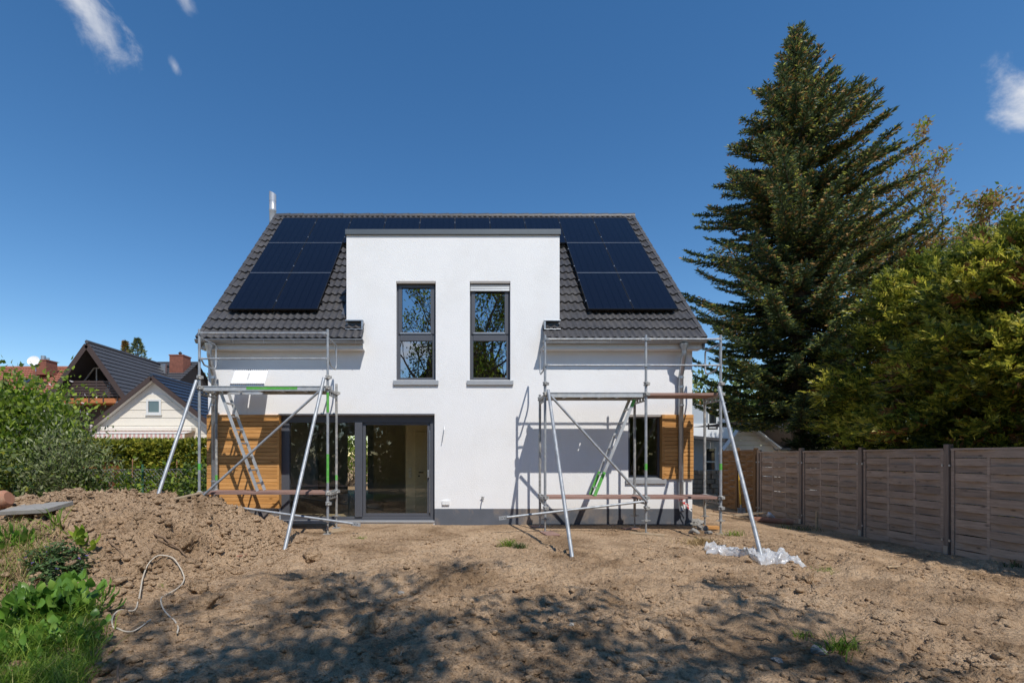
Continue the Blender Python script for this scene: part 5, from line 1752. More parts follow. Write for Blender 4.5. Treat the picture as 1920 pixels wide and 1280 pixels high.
# ---- the big spruce
def spruce(label, base, H, prof, seed, dens=1.0, z0=1.1, group=None, name='spruce_tree', lean=(0, 0)):
    g = np.random.default_rng(seed)
    t = thing(name, label, 'tree', base, group)
    B = np.array(base, float)
    m = MB()
    ks = np.linspace(0, 1, 9)
    m.tube([tuple(B + np.array([lean[0] * k, lean[1] * k, H * k - .3 * (k == 0)])) for k in ks], [max(.018, .26 * (1 - k) ** .9) for k in ks], 10)
    m.build('trunk', M['bark'], t, smooth=True)
    lv = Leaves()
    segs = []
    z = z0
    pz, pr = np.array([p[0] for p in prof]), np.array([p[1] for p in prof])
    while z < H - .12:
        u = z / H
        nb = int(round((9.5 if u < .9 else 7) * (.85 + .3 * g.random())))
        a0 = g.uniform(0, 6.28)
        for b in range(nb):
            az = a0 + 2 * PI * b / nb + g.normal(0, .22)
            Lb = np.interp(z, pz, pr) * g.uniform(.58, 1.14)
            if g.random() < .07: Lb *= 1.10
            if Lb < .12: Lb = .12
            zz = z + g.normal(0, .1)
            p0 = B + np.array([lean[0] * u, lean[1] * u, zz])
            e0 = np.interp(u, [0, .25, .55, .8, 1], [-.34, -.26, -.08, .22, 1.0]) + g.normal(0, .07)
            h = np.array([math.cos(az), math.sin(az), 0])
            cur = np.interp(u, [0, .3, .7, 1], [.26, .22, .16, .05]) * g.uniform(.6, 1.3)
            def P(s): return p0 + h * (Lb * s)[:, None] + np.array([0, 0, 1]) * (Lb * (math.tan(e0) * s - .20 * (u < .6) * np.sin(PI * s) * .5 + cur * s * s))[:, None]
            ss = np.linspace(0, 1, 6)
            pts = P(ss)
            for i in range(5): segs.append((pts[i], pts[i + 1], .035 * (Lb / 3.5) * (1 - .18 * i) + .006, .035 * (Lb / 3.5) * (1 - .18 * (i + 1)) + .005))
            # branchlets left and right, feather fashion
            n = max(3, int(Lb / .115 * dens))
            s = np.linspace(.14, .99, n) + g.normal(0, .006, n)
            s = np.repeat(np.clip(s, .05, 1), 2)
            sg = np.tile([1, -1], n)
            C = P(s); Tn = unit(P(np.clip(s + .03, 0, 1.05)) - P(s - .03))
            side = np.array([-h[1], h[0], 0])[None, :] * sg[:, None]
            D = unit(Tn * (.55 + .3 * s)[:, None] + side * .85 + g.normal(0, .12, (2 * n, 3)) + np.array([0, 0, -.10 + .1 * (u > .6)]))
            Ls = (.16 + .38 * Lb * (.30 + .0 * s) * (1 - s) ** .6 * (s > .0)) * g.uniform(.7, 1.15, 2 * n)
            Ls = np.minimum(Ls, .95)
            # the axis shoot, needled all along
            lv.diamonds(C, D, perp(D, g), Ls, .042, 0)
            # twigs on each branchlet
            K = 11
            f = (np.arange(K) + .5) / K
            Lr = np.repeat(Ls, K); Cr = np.repeat(C, K, 0); Dr = np.repeat(D, K, 0); fr = np.tile(f, len(C))
            keepm = g.random(len(Lr)) < np.clip(Lr / .42, .28, 1)
            Lr, Cr, Dr, fr = Lr[keepm], Cr[keepm], Dr[keepm], fr[keepm]
            Cb = Cr + Dr * (Lr * fr)[:, None]
            sd2 = unit(np.cross(Dr, np.array([0, 0, 1.0])) + g.normal(0, .25, Dr.shape)) * np.where(g.random(len(Lr)) < .5, 1, -1)[:, None]
            Dt = unit(Dr * .75 + sd2 * .75 + g.normal(0, .16, Dr.shape) + np.array([0, 0, .06]))
            Lt = g.uniform(.10, .19, len(Lr)) * (1.08 - .45 * fr)
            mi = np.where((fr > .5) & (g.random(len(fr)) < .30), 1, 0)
            cone = (g.random(len(fr)) < (.15 if u > .40 else .035)) & (Cb[:, 1] < B[1] + 1.2)
            mi = np.where(cone, 2, mi)
            lv.diamonds(Cb, Dt, perp(Dt, g), Lt, np.where(mi == 2, .055, .038), mi)
            # tip
            lv.diamonds(pts[-1:], unit(pts[-1:] - pts[-2:-1]), perp(unit(pts[-1:] - pts[-2:-1]), g), .22, .05, 0)
            q = np.linspace(.5, 1, max(2, int(Lb / .1)))
            Dq = unit(P(q + .02) - P(q))
            lv.diamonds(P(q), unit(Dq + g.normal(0, .2, Dq.shape)), perp(Dq, g), .17, .055, 0)
        z += np.interp(u, [0, .7, 1], [.27, .23, .14]) * g.uniform(.75, 1.25)
    # leader
    top = B + np.array([lean[0], lean[1], H])
    n = 60
    zz = g.uniform(0, .9, n)
    C = top[None, :] - np.array([0, 0, 1]) * zz[:, None]
    a = g.uniform(0, 6.28, n)
    D = unit(np.stack([np.cos(a), np.sin(a), g.uniform(.5, 1.6, n)], 1))
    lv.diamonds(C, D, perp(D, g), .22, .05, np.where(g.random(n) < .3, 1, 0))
    seg_tubes(segs, 'limbs', M['bark'], t, 4)
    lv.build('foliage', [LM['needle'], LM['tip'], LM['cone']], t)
    return t
SB = (10.75, 15.4, -.25)
spruce('tall dark blue green spruce with brown young cones, towering behind the grey woven fence', SB, 15.1,
       [(0, 2.8), (2.2, 3.15), (4.5, 3.25), (7, 3.1), (8.8, 2.9), (10.2, 2.45), (11.3, 1.95), (12.2, 1.45), (13.0, .95), (13.8, .55), (14.5, .25), (15, .12)], 21, dens=1.75, lean=(-.12, 0), z0=3.3)

# ---- thuja (arborvitae) bushes along the fence
def thuja(label, c, rx, ry, H, n, seed, tipf=.3, group='thujas along the grey fence', name='thuja_bush', mats=('thuja', 'thuja_tip', 'thuja_dry'), dry=.05, z0=.2):
    g = np.random.default_rng(seed)
    t = thing(name, label, 'conifer bush', c, group)
    B = np.array(c, float)
    m = MB(); m.tube([tuple(B + np.array([0, 0, -.1])), tuple(B + np.array([.1, 0, H * .5])), tuple(B + np.array([0, .1, H * .9]))], [.13, .09, .02], 8); m.build('trunk', M['bark'], t, smooth=True)
    lv = Leaves()
    # clumps of sprays round an uneven egg
    k = n // 22
    cz = g.uniform(0, 1, k) ** .9
    ca = g.uniform(0, 2 * PI, k)
    prof = np.where(cz < .35, .8 + .2 * cz / .35, np.sqrt(np.clip(1 - ((cz - .35) / .68) ** 2, .02, 1)))
    wob = 1 + .16 * np.sin(ca * 3 + cz * 7 + seed) + .12 * np.sin(ca * 5 - cz * 11)
    rr = prof * wob * (g.uniform(.0, 1, k) ** .28)
    cc = B + np.stack([np.cos(ca) * rx * rr, np.sin(ca) * ry * rr, z0 + cz * (H - z0)], 1)
    out = unit(np.stack([np.cos(ca) / 1.0, np.sin(ca), .25 + .9 * cz ** 2], 1))
    idx = np.repeat(np.arange(k), 22)
    C = cc[idx] + g.normal(0, .135, (len(idx), 3)) * np.array([1.25, 1.25, .8])
    D = unit(out[idx] + g.normal(0, .38, (len(idx), 3)) + np.array([0, 0, .12]))
    S = unit(np.cross(D, unit(g.normal(size=D.shape) + np.array([0, 0, 1.6]))))
    Ls = g.uniform(.20, .42, len(idx))
    surf = rr[idx]
    clump_tip = g.random(k)[idx]
    K = 13
    f = np.tile((np.arange(K) + .4) / K, len(idx))
    I = np.repeat(np.arange(len(idx)), K)
    sg = np.tile(np.where(np.arange(K) % 2, 1., -1.), len(idx))
    droop = np.array([0, 0, -1])
    Cb = C[I] + D[I] * (Ls[I] * f)[:, None] + droop * (Ls[I] * f * f * .22)[:, None]
    Dd = unit(D[I] * .85 + S[I] * (sg * (.75 - .35 * f))[:, None] + droop * .15 + g.normal(0, .16, (len(I), 3)))
    L2 = Ls[I] * (.42 - .22 * f) * g.uniform(.8, 1.25, len(I))
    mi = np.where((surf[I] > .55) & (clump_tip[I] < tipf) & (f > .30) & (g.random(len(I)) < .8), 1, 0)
    mi = np.where((g.random(len(idx)) < dry)[I], 2, mi)
    SS = unit(np.cross(Dd, np.cross(D[I], S[I])) + g.normal(0, .3, Dd.shape))
    ok = ~((Cb[:, 0] < 8.62) & (Cb[:, 2] < 1.72))
    Cb, Dd, SS, L2, mi = Cb[ok], Dd[ok], SS[ok], L2[ok], mi[ok]
    lv.diamonds(Cb, Dd, SS, L2, L2 * .27 + .010, mi)
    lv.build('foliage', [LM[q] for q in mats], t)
    return t
thuja('rounded yellow green thuja behind the fence, leaning against the spruce', (10.6, 10.9, -.3), 1.65, 1.75, 6.0, 9600, 3, .55)
thuja('tallest and most golden thuja above the grey fence', (10.25, 8.6, -.3), 1.85, 1.8, 5.75, 13500, 4, .68, dry=.08)
thuja('deep green thuja filling the gap behind the tallest golden one', (11.9, 9.2, -.3), 1.7, 2.2, 5.0, 2600, 9, .08, dry=.03)
thuja('unseen thuja behind the fence panel nearest the viewer, shading the tallest golden one', (10.1, 5.6, -.3), 1.6, 1.7, 5.6, 2200, 5, .3)  # out of view; carries the row on to shade the lower thujas beyond
thuja('last unseen thuja of the row, farthest from the spruce', (10.2, 2.4, -.3), 1.6, 1.7, 5.6, 1500, 6, .3)  # also out of view, there for the shade along the row
# darker bush in the gap between shed and fence
thuja('dark low conifer between the shed and the grey fence, under the spruce', (11.6, 13.4, -.3), 1.75, 1.2, 3.9, 4200, 8, .02, mats=('dark_con', 'dark_con', 'thuja_dry'), dry=.03, group=None) if LM.setdefault('dark_con', leafmat('dark_conifer', [(0, (.016, .03, .010)), (1, (.05, .075, .02))], .5, .15)) else None

# ---- broadleaf trees
def leafy_tree(label, base, H, spread, tr, seed, mats, nleaf, L, W, levels=3, nb=5, first=.35, up=.5, group=None, name='broadleaf_tree', jit=.12, crook=.25, cut=None, droop=0.0):
    g = np.random.default_rng(seed)
    t = thing(name, label, 'tree', base, group)
    segs, tips = branch_tree(g, base, H, spread, tr, levels, nb, first, up, crook)
    segs = [s for s in segs]
    seg_tubes(segs, 'trunk', M['bark'], t, 6)
    P = np.array([a for a, _ in tips]); D0 = np.array([b for _, b in tips])
    if cut is not None:
        kk = g.random(len(P)) < np.where(P[:, 0] < cut[1], cut[0] * .25, cut[0]); P, D0 = P[kk], D0[kk]
    I = g.integers(0, len(P), nleaf)
    C = P[I] + g.normal(0, jit, (nleaf, 3))
    D = unit(D0[I] * .4 + g.normal(0, .7, (nleaf, 3)) + np.array([0, 0, -droop]))
    lv = Leaves()
    lv.diamonds(C, D, perp(D, g), L * g.uniform(.6, 1.3, nleaf), W * g.uniform(.7, 1.3, nleaf), g.integers(0, len(mats), nleaf), fold=.06)
    lv.build('foliage', [LM[q] for q in mats], t)
    return t
leafy_tree('open crowned tree with bronze young leaves right beside the spruce top', (17.2, 17.6, -.3), 8.3, 1.25, .2, 12, ['brown_leaf', 'brown_leaf', 'bud'], 17000, .15, .075, levels=4, nb=6, first=.3, up=.85, jit=.10, crook=.3)
leafy_tree('bronze leaved tree showing above the tallest golden thuja', (20.6, 18.0, -.3), 9.2, 1.25, .18, 14, ['brown_leaf', 'brown_leaf', 'spring'], 13000, .15, .07, levels=4, nb=5, first=.35, up=1.0, jit=.10, crook=.3)
# trees behind the viewpoint: they throw the dappled shade on the soil and stand mirrored in the windows
BT = 'budding trees mirrored in the windows'
leafy_tree('budding tree mirrored in the upper window that has no roller shutter', (1.6, -2.4, -.3), 7.6, .95, .15, 31, ['bud', 'spring'], 2100, .17, .10, levels=4, nb=4, first=.42, up=.75, group=BT, jit=.17, cut=(.36, .2))
leafy_tree('budding tree mirrored in the upper window below the lowered roller shutter', (4.0, -2.5, -.3), 7.0, .95, .15, 35, ['bud', 'spring'], 2200, .17, .10, levels=4, nb=4, first=.42, up=.75, group=BT, jit=.17, cut=(.40, -9))
leafy_tree('thinly leaved budding tree that shades the weeds and the soil heap', (-1.3, -1.2, -.3), 8.2, .9, .14, 33, ['bud', 'spring'], 1700, .17, .10, levels=4, nb=4, first=.42, up=.75, group=BT, jit=.17, cut=(.30, -9))

leafy_tree('older budding tree farther back, mirrored across the window that has no roller shutter', (-2.3, -6.4, -.3), 7.9, 1.0, .2, 37, ['bud', 'spring'], 1900, .17, .10, levels=4, nb=5, first=.42, up=.75, group=BT, jit=.17, cut=(.4, -9))
leafy_tree('older budding tree farther back, mirrored across the window below the roller shutter', (2.0, -6.6, -.3), 7.9, 1.0, .2, 39, ['bud', 'spring'], 1900, .17, .10, levels=4, nb=5, first=.42, up=.75, group=BT, jit=.17, cut=(.4, -9))
# ---- bushes on the left
def bush(label, c, rx, ry, H, n, seed, mats, L, W, cat='bush', name='garden_bush', clump=.26, k=None, z0=.1, flowers=0, group=None, shell=.35, weights=None, lumpy=.18):
    g = np.random.default_rng(seed)
    t = thing(name, label, cat, c, group)
    B = np.array(c, float)
    k = k or max(30, n // 45)
    a = g.uniform(0, 2 * PI, k); ph = np.arccos(g.uniform(-.55, 1, k)); r = g.random(k) ** shell * (1 + lumpy * np.sin(3 * a + seed) + .15 * g.normal(size=k))
    zc = z0 + (H - z0) * .42
    cc = B + np.stack([rx * r * np.sin(ph) * np.cos(a), ry * r * np.sin(ph) * np.sin(a), zc + (H - zc) * r * np.cos(ph)], 1)
    segs = []
    for q in cc[::2]:
        s0 = B + np.array([g.normal(0, .12), g.normal(0, .12), 0])
        md = s0 * .45 + q * .55 + g.normal(0, .1, 3)
        segs += [(s0, md, .022, .013), (md, q, .013, .005)]
    seg_tubes(segs, 'stems', M['bark'], t, 4)
    I = g.integers(0, k, n)
    C = cc[I] + g.normal(0, clump, (n, 3))
    C[:, 2] = np.maximum(C[:, 2], B[2] + .03)
    out = unit(cc[I] - B - np.array([0, 0, zc * .6]))
    D = unit(out * .7 + g.normal(0, .6, (n, 3)) + np.array([0, 0, .1]))
    mi = g.choice(len(mats), n, p=weights)
    lv = Leaves()
    lv.diamonds(C, D, perp(D, g), L * g.uniform(.6, 1.3, n), W * g.uniform(.7, 1.3, n), mi, fold=.07)
    lv.build('foliage', [LM[q] for q in mats], t)
    return t
bush('tall bright green leafy shrub before the red roofed house', (-11.7, 12.6, 0), 1.55, 1.3, 3.45, 11500, 41, ['spring', 'spring', 'mid'], .14, .095, lumpy=.1)
bush('pale shrub with whitish blossom between the bright green shrub and the cream house', (-11.9, 14.2, 0), .85, 1.0, 3.35, 4600, 42, ['spring', 'mid', 'blossom'], .12, .075, weights=[.42, .46, .12], shell=.5, clump=.32)
bush('grey green willowy bush drooping over the soil heap before the hedge', (-8.75, 10.75, 0), .85, .7, 2.0, 4600, 43, ['grey_leaf', 'grey_leaf', 'mid'], .13, .035, clump=.34, shell=.6)
bush('dark low bramble thicket behind the clay pipe piece on the heap', (-10.3, 9.7, .1), 1.25, .75, 1.7, 5200, 44, ['bramble', 'mid', 'hedge'], .11, .075, clump=.28)
bush('low brambles climbing through the mesh fence', (-8.0, 11.1, 0), 1.5, .45, 1.10, 2600, 45, ['bramble', 'spring'], .10, .07, clump=.2)
bush('small leafy brambles beside the outrigger foot at the mesh fence', (-6.15, 11.35, 0), .62, .4, 1.25, 1500, 46, ['bramble', 'mid', 'spring'], .10, .07, clump=.2)
# clipped hedge
def hedge(label, x0, x1, y, H, dp, n, seed, big=1.0):
    g = np.random.default_rng(seed)
    t = thing('clipped_hedge', label, 'hedge', ((x0 + x1) / 2, y, 0))
    k = n // 30
    # leaves lie on the front and top skins of an uneven box
    fr = g.random(n)
    x = g.uniform(x0, x1, n)
    top = H + .10 * (fbm(x * 1.2, x * 0 + 3, 3, 300) - .5) * 2
    z = np.where(fr < .74, g.uniform(.0, 1, n) * top, top - np.abs(g.normal(0, .07, n)))
    bulge = .26 * (fbm(x * 1.6, z * 1.6, 3, 310) - .5) + .12 * (fbm(x * 5, z * 5, 2, 320) - .5)
    yv = np.where(fr < .74, y - dp / 2 + bulge + np.abs(g.normal(0, .10, n)), g.uniform(y - dp / 2, y + dp / 2, n))
    C = np.stack([x, yv, z], 1)
    nrm = np.where((fr < .74)[:, None], np.array([0, -1, .35]), np.array([0, -.2, 1.]))
    D = unit(nrm + g.normal(0, .6, (n, 3)))
    lv = Leaves()
    lv.diamonds(C, D, perp(D, g), .13 * big * g.uniform(.6, 1.3, n), .06 * big * g.uniform(.7, 1.3, n), g.choice(3, n, p=[.66, .26, .08]), fold=.05)
    segs = []
    for i in range(40):
        xx = g.uniform(x0, x1); segs.append(((xx, y, -.1), (xx + g.normal(0, .2), y + g.normal(0, .1), H * .9), .03, .01))
    seg_tubes(segs, 'stems', M['bark'], t, 5)
    # twiggy inside that stops the light
    m = int(n * .35)
    C = np.stack([g.uniform(x0, x1, m), g.uniform(y - dp * .25, y + dp * .4, m), g.uniform(0, H * .97, m)], 1)
    D = unit(g.normal(size=(m, 3)))
    lv.diamonds(C, D, perp(D, g), .26 * big, .16 * big, 0)
    lv.build('foliage', [LM['hedge'], LM['thuja_tip'], LM['bramble']], t)
hedge('long clipped yellow green hedge in front of the cream house', -13.5, -5.2, 13.1, 1.83, 1.0, 24000, 51)
hedge('tall dark hedge out of view, mirrored in the patio door, raised to block low sky', -15, 15, -8.4, 4.8, 1.4, 20000, 52, big=2.0)  # unseen; stands in the reflections, height raised to cut low sky fill
bush('green shrub added behind the house to darken the view through the rooms', (-5.6, 24, 0), 2.2, 1.2, 2.6, 2500, 65, ['spring', 'mid'], .2, .12)  # added to darken the bright view through the rear opening
# conifers far behind the dark roof
def small_conifer(label, px, d, ptop, r, seed, cols):
    H = wz(ptop, d) + .2
    g = np.random.default_rng(seed)
    t = thing('distant_conifer', label, 'tree', (wx(px, d), d, -.2), 'conifers beyond the roofs')
    B = np.array([wx(px, d), d, -.2])
    seg_tubes([(B, B + np.array([0, 0, H]), .25, .02)], 'trunk', M['bark'], t, 6)
    n = 2600
    z = H * (1 - .75 * g.random(n) ** 1.2)
    a = g.uniform(0, 6.28, n)
    rr = r * np.clip((H - z) / (H * .25), .03, 1) * g.random(n) ** .6 * (.6 + .4 * np.sin(z * 9 / r) ** 2)
    C = B + np.stack([np.cos(a) * rr, np.sin(a) * rr, z], 1)
    D = unit(np.stack([np.cos(a), np.sin(a), .35 + 0 * a], 1) + g.normal(0, .3, (n, 3)))
    lv = Leaves(); lv.diamonds(C, D, perp(D, g), .38, .12, g.choice(len(cols), n)); lv.build('foliage', [LM[c] for c in cols], t)
small_conifer('slim brownish conifer top showing above the dark roof', 235, 52, 641, .9, 61, ['thuja_dry', 'thuja', 'cone'])
small_conifer('wider dark conifer top beside the slim brownish one above the dark roof', 258, 52, 636, 2.1, 62, ['needle', 'grey_leaf'])
bush('green tree top between the chimney and the new house', (wx(384, 48), 48, 0), 2.2, 2, 9.3, 2500, 63, ['mid', 'grey_leaf'], .4, .25, cat='tree', name='far_tree', clump=.5)
bush('dark leafy tree far behind the white neighbour house', (21, 40, 0), 6, 3, 8.2, 4000, 64, ['bramble', 'mid'], .5, .3, cat='tree', name='far_tree', clump=.8)
# ------------------------------------------------------------------ weeds, grass, cable, sheet, sticks
g = np.random.default_rng(77)
def on_soil(px, py): 
    p = hit(px, py); return np.array([p.x, p.y, p.z])
def region_points(poly, n, g):
    """random soil points inside a polygon given in photo pixels"""
    poly = np.array(poly, float)
    x0, y0 = poly.min(0); x1, y1 = poly.max(0)
    d0, d1 = 2.6, 9.0
    out = []
    while len(out) < n:
        px, py = g.uniform(x0, x1), g.uniform(y0, y1)
        ins = False
        j = len(poly) - 1
        for i in range(len(poly)):
            if (poly[i][1] > py) != (poly[j][1] > py) and px < (poly[j][0] - poly[i][0]) * (py - poly[i][1]) / (poly[j][1] - poly[i][1]) + poly[i][0]: ins = not ins
            j = i
        if ins: out.append((px, py))
    return out
# world footprints of the vegetation at the lower left (from soil points, metres)
def scatter_world(x0, x1, y0, y1, n, fn, g):
    X = g.uniform(x0, x1, n); Y = g.uniform(y0, y1, n)
    k = fn(X, Y) > g.random(n)
    X, Y = X[k], Y[k]
    return np.stack([X, Y, soil_h(X, Y) - .01], 1)
def edge(X, Y):
    # right border of the grassy bank runs from (-3.3, 5.0) down to (-2.0, 3.0)
    b = -2.98 + (3.9 - Y) * .72 + .22 * (fbm(X * 2, Y * 2, 3, 400) - .5) * 2
    return smooth(b + .12, b - .15, X)
C = scatter_world(-5.6, -1.9, 2.6, 4.75, 52000, lambda X, Y: edge(X, Y) * (.35 + .65 * smooth(4.6, 3.7, Y)) * (.35 + .65 * smooth(.35, .6, fbm(X * 2.2, Y * 2.2, 2, 410))), g)
n = len(C)
D = unit(np.stack([g.normal(.10, .38, n), g.normal(-.05, .38, n), np.ones(n)], 1))
lv = Leaves()
S = unit(np.stack([g.normal(size=n), g.normal(size=n), np.zeros(n)], 1))
lv.blades(C, D, S, g.uniform(.08, .30, n), g.uniform(.004, .009, n), g.uniform(.05, .45, n), 0)
gr = lv.build('long_grass', [LM['grass']], loc=(-3, 3.6, 0))
setp(gr, 'long bright grass growing over the bank in front of the weeds', 'grass', kind='stuff')
# broad leaved weeds
def dock(label, px, py, n, L, W, seed, mat='dock', h=.1, name='broadleaf_weed', cat='weed', group='leafy weeds beside the heap', spread=.25, curl=(.2, 1.1), wave=.0):
    g = np.random.default_rng(seed)
    p = on_soil(px, py)
    lv = Leaves()
    for i in range(n):
        a = g.uniform(0, 6.28); el = g.uniform(.15, 1.25)
        d = np.array([math.cos(a) * math.cos(el), math.sin(a) * math.cos(el), math.sin(el)])
        sd = np.array([-math.sin(a), math.cos(a), g.normal(0, .25)])
        b = p + np.array([g.normal(0, spread * .4), g.normal(0, spread * .3), 0])
        b[2] = gz(b[0], b[1]) + g.uniform(0, h)
        l = L * g.uniform(.55, 1.15)
        stem = b + d * l * .35
        rt = p + np.array([0, 0, -.02]); dv = b - rt; ln_ = np.linalg.norm(dv) + 1e-6
        lv.blades(rt[None], (dv / ln_)[None], sd[None], np.array([ln_ * 1.08]), np.array([.009]), np.array([.0]), 0)
        lv.blades(b[None], d[None], sd[None], np.array([l * .42]), np.array([.010]), np.array([.0]), 0)
        lv.broad(stem, d, sd, l, W * g.uniform(.7, 1.15) * l / L, g.uniform(*curl), 0, 6, wave * l)
    o = lv.build(name, [LM[mat]], loc=tuple(p))
    return setp(o, label, cat, group)
dock('broad glossy dock plant, largest in the middle of the weed bank', 112, 1168, 170, .13, .085, 1, spread=.42, h=.30, wave=.03)
dock('long narrow leaved dock plant reaching from the weed bank over the soil toward the cable', 165, 1150, 60, .15, .04, 2, spread=.28, wave=.03)
dock('upright dock plant on the far side of the largest dock from the cable', 40, 1175, 100, .12, .075, 3, spread=.36, h=.26, wave=.03)
dock('low round leaved weed in front of the large dock plant', 120, 1215, 90, .07, .055, 4, spread=.42, h=.18)
dock('drooping narrow leaved weed standing among the long grass', 30, 1235, 60, .10, .045, 5, spread=.36)
dock('small light green leaf rosette high on the heap', 150, 1018, 24, .13, .07, 6, mat='spring', spread=.12, curl=(.3, 1.2))
dock('small dark rosette just below the concrete slab', 40, 1022, 22, .13, .06, 7, mat='dock', spread=.12)
dock('rough dark weed below the clay pipe piece', 10, 1030, 30, .16, .06, 8, mat='dock', spread=.22)
# creeping ground ivy patch with violet flowers
pts = [(px, py) for (px, py) in region_points([(52, 1062), (75, 1035), (120, 1028), (158, 1045), (162, 1078), (140, 1098), (100, 1100), (70, 1090)], 260, g)]
P = np.array([on_soil(*q) for q in pts])
I = g.integers(0, len(P), 1500)
C = P[I] + np.stack([g.normal(0, .06, 1500), g.normal(0, .06, 1500), g.uniform(0, .055, 1500)], 1)
D = unit(np.stack([g.normal(0, 1, 1500), g.normal(-.2, 1, 1500), g.uniform(0, .7, 1500)], 1))
lv = Leaves(); lv.diamonds(C, D, unit(np.cross(D, np.array([0, 0, 1.]) + g.normal(0, .4, D.shape))), g.uniform(.03, .055, 1500), g.uniform(.028, .05, 1500), np.where(g.random(1500) < .03, 1, 0))
setp(lv.build('ground_ivy', [LM['ivy'], LM['violet']]), 'dark creeping weed patch with tiny violet flowers on the heap', 'weed', 'leafy weeds beside the heap')
# thin dry stalks and sparse blades on the left of the heap
pts = region_points([(0, 975), (60, 985), (110, 1010), (100, 1050), (60, 1075), (50, 1120), (0, 1130)], 150, g)
P = np.array([on_soil(*q) for q in pts])
I = g.integers(0, len(P), 900)
C = P[I] + np.stack([g.normal(0, .04, 900), g.normal(0, .04, 900), np.zeros(900)], 1)
D = unit(np.stack([g.normal(.1, .5, 900), g.normal(0, .5, 900), np.ones(900)], 1))
lv = Leaves(); lv.blades(C, D, unit(np.stack([g.normal(size=900), g.normal(size=900), np.zeros(900)], 1)), g.uniform(.06, .26, 900), .006, g.uniform(0, .4, 900), np.where(g.random(900) < .45, 1, 0))
setp(lv.build('sparse_grass', [LM['grass'], LM['straw']]), 'sparse thin grass and dry stalks on the weedy flank of the heap', 'grass', kind='stuff')
# single grass tufts on the plot
def tuft(label, px, py, n, L, spread, seed, mat='grass', cat='grass tuft', name='grass_tuft'):
    g = np.random.default_rng(seed)
    p = on_soil(px, py)
    C = p + np.stack([g.normal(0, spread, n), g.normal(0, spread * .6, n), np.zeros(n)], 1)
    C[:, 2] = soil_h(C[:, 0], C[:, 1]) - .005
    D = unit(np.stack([g.normal(0, .5, n), g.normal(0, .5, n), np.ones(n)], 1))
    lv = Leaves(); lv.blades(C, D, unit(np.stack([g.normal(size=n), g.normal(size=n), np.zeros(n)], 1)), L * g.uniform(.5, 1.2, n), L * .045 + .002, g.uniform(.05, .5, n), 0)
    return setp(lv.build(name, [LM[mat]], loc=tuple(p)), label, cat, 'small tufts on the bare soil')
tuft('light green grass tuft before the plinth, next to the two bay scaffold', 952, 1024, 110, .17, .07, 1)
tuft('darker leafy tuft touching the light green one before the plinth', 975, 1027, 100, .15, .06, 2, 'bramble')
tuft('tiny green tuft in front of the patio door', 676, 1009, 60, .08, .06, 3)
tuft('tallest thin grass tuft, next to the sharp grey stone', 1576, 1222, 90, .17, .07, 4)
tuft('tiny grass tuft a step away from the tallest one', 1506, 1192, 40, .09, .045, 5)
tuft('small weed by the fence side end of the plastic sheet', 1545, 1070, 60, .08, .08, 6)
tuft('green weed at the scaffold foot nearest the grey fence', 1378, 1003, 70, .16, .10, 7)
tuft('low weed between the grey fence and the wooden stake', 1500, 993, 120, .16, .22, 8, 'bramble')
tuft('single seedling beside the cable loop', 304, 1102, 14, .09, .02, 9)
tuft('yellow stalked weed with thin stems high on the heap', 108, 985, 20, .34, .05, 10)
tuft('pale straw heap beside the house corner', 1312, 1018, 420, .14, .16, 11, 'straw', 'straw', 'straw_heap')
tuft('weedy growth at the foot of the fence panel nearest the viewer', 1905, 1062, 60, .16, .10, 12, 'bramble')
# white cable lying in loops on the heap
cab = [(847, 783), (820, 812), (790, 835), (745, 856), (700, 862), (660, 848), (640, 830), (630, 798), (635, 765), (655, 740), (680, 728), (715, 732), (750, 748), (768, 742), (775, 720), (780, 670), (790, 620), (800, 560), (812, 520), (828, 480), (850, 450), (875, 430), (900, 421), (930, 423), (960, 430), (985, 448), (1010, 485), (1026, 515), (1036, 550), (1025, 580), (1000, 605), (960, 630), (925, 648), (908, 668), (905, 695), (920, 725), (950, 760), (980, 790), (1000, 820), (1003, 842), (997, 856)]
P = []
for i, (a, b) in enumerate(cab):
    q = hit(a / 3, 900 + b / 3)
    P.append(q)
d = np.array([q.y for q in P])
for _ in range(6): d[1:-1] = (d[:-2] + d[1:-1] * 2 + d[2:]) / 4
pts = []
for (a, b), dd in zip(cab, d):
    dd -= .05
    x, z = wx(a / 3, dd), wz(900 + b / 3, dd)
    pts.append((x, dd, max(z, gz(x, dd) + .012)))
m = MB()
# smooth the run
A = np.array(pts)
fine = []
for i in range(len(A) - 1):
    p0, p1, p2, p3 = A[max(i - 1, 0)], A[i], A[i + 1], A[min(i + 2, len(A) - 1)]
    for t in (0, .25, .5, .75): fine.append(.5 * (2 * p1 + (p2 - p0) * t + (2 * p0 - 5 * p1 + 4 * p2 - p3) * t * t + (3 * p1 - p0 - 3 * p2 + p3) * t ** 3))
fine.append(A[-1])
m.tube([tuple(q) for q in fine], .007, 8)
setp(m.build('cable', M['cable'], smooth=True), 'dirty white cable lying in open loops on the front of the heap', 'cable')
# concrete slab and clay pot on the crest
p = hit(62, 968)
m = MB(); m.obox((p.x, p.y + .05, p.z + .07), (.31, .02, .015), (-.01, .24, .03), (0, -.005, .03))
setp(m.build('concrete_slab', M['concrete'], bevel=.008), 'broken grey concrete slab lying on the crest of the heap beside the clay pipe piece', 'slab')
p = hit(4, 955)
m = MB()
ax_ = Vector((.95, .1, .28)).normalized(); s0 = Vector((p.x - .30, p.y, p.z + .02))
m.tube([s0, s0 + ax_ * .30, s0 + ax_ * .34, s0 + ax_ * .38], [.125, .125, .12, .085], 20)
setp(m.build('clay_pot', M['terracotta'], smooth=True), 'terracotta clay pipe piece lying at the end of the heap beside the concrete slab', 'clay pipe')
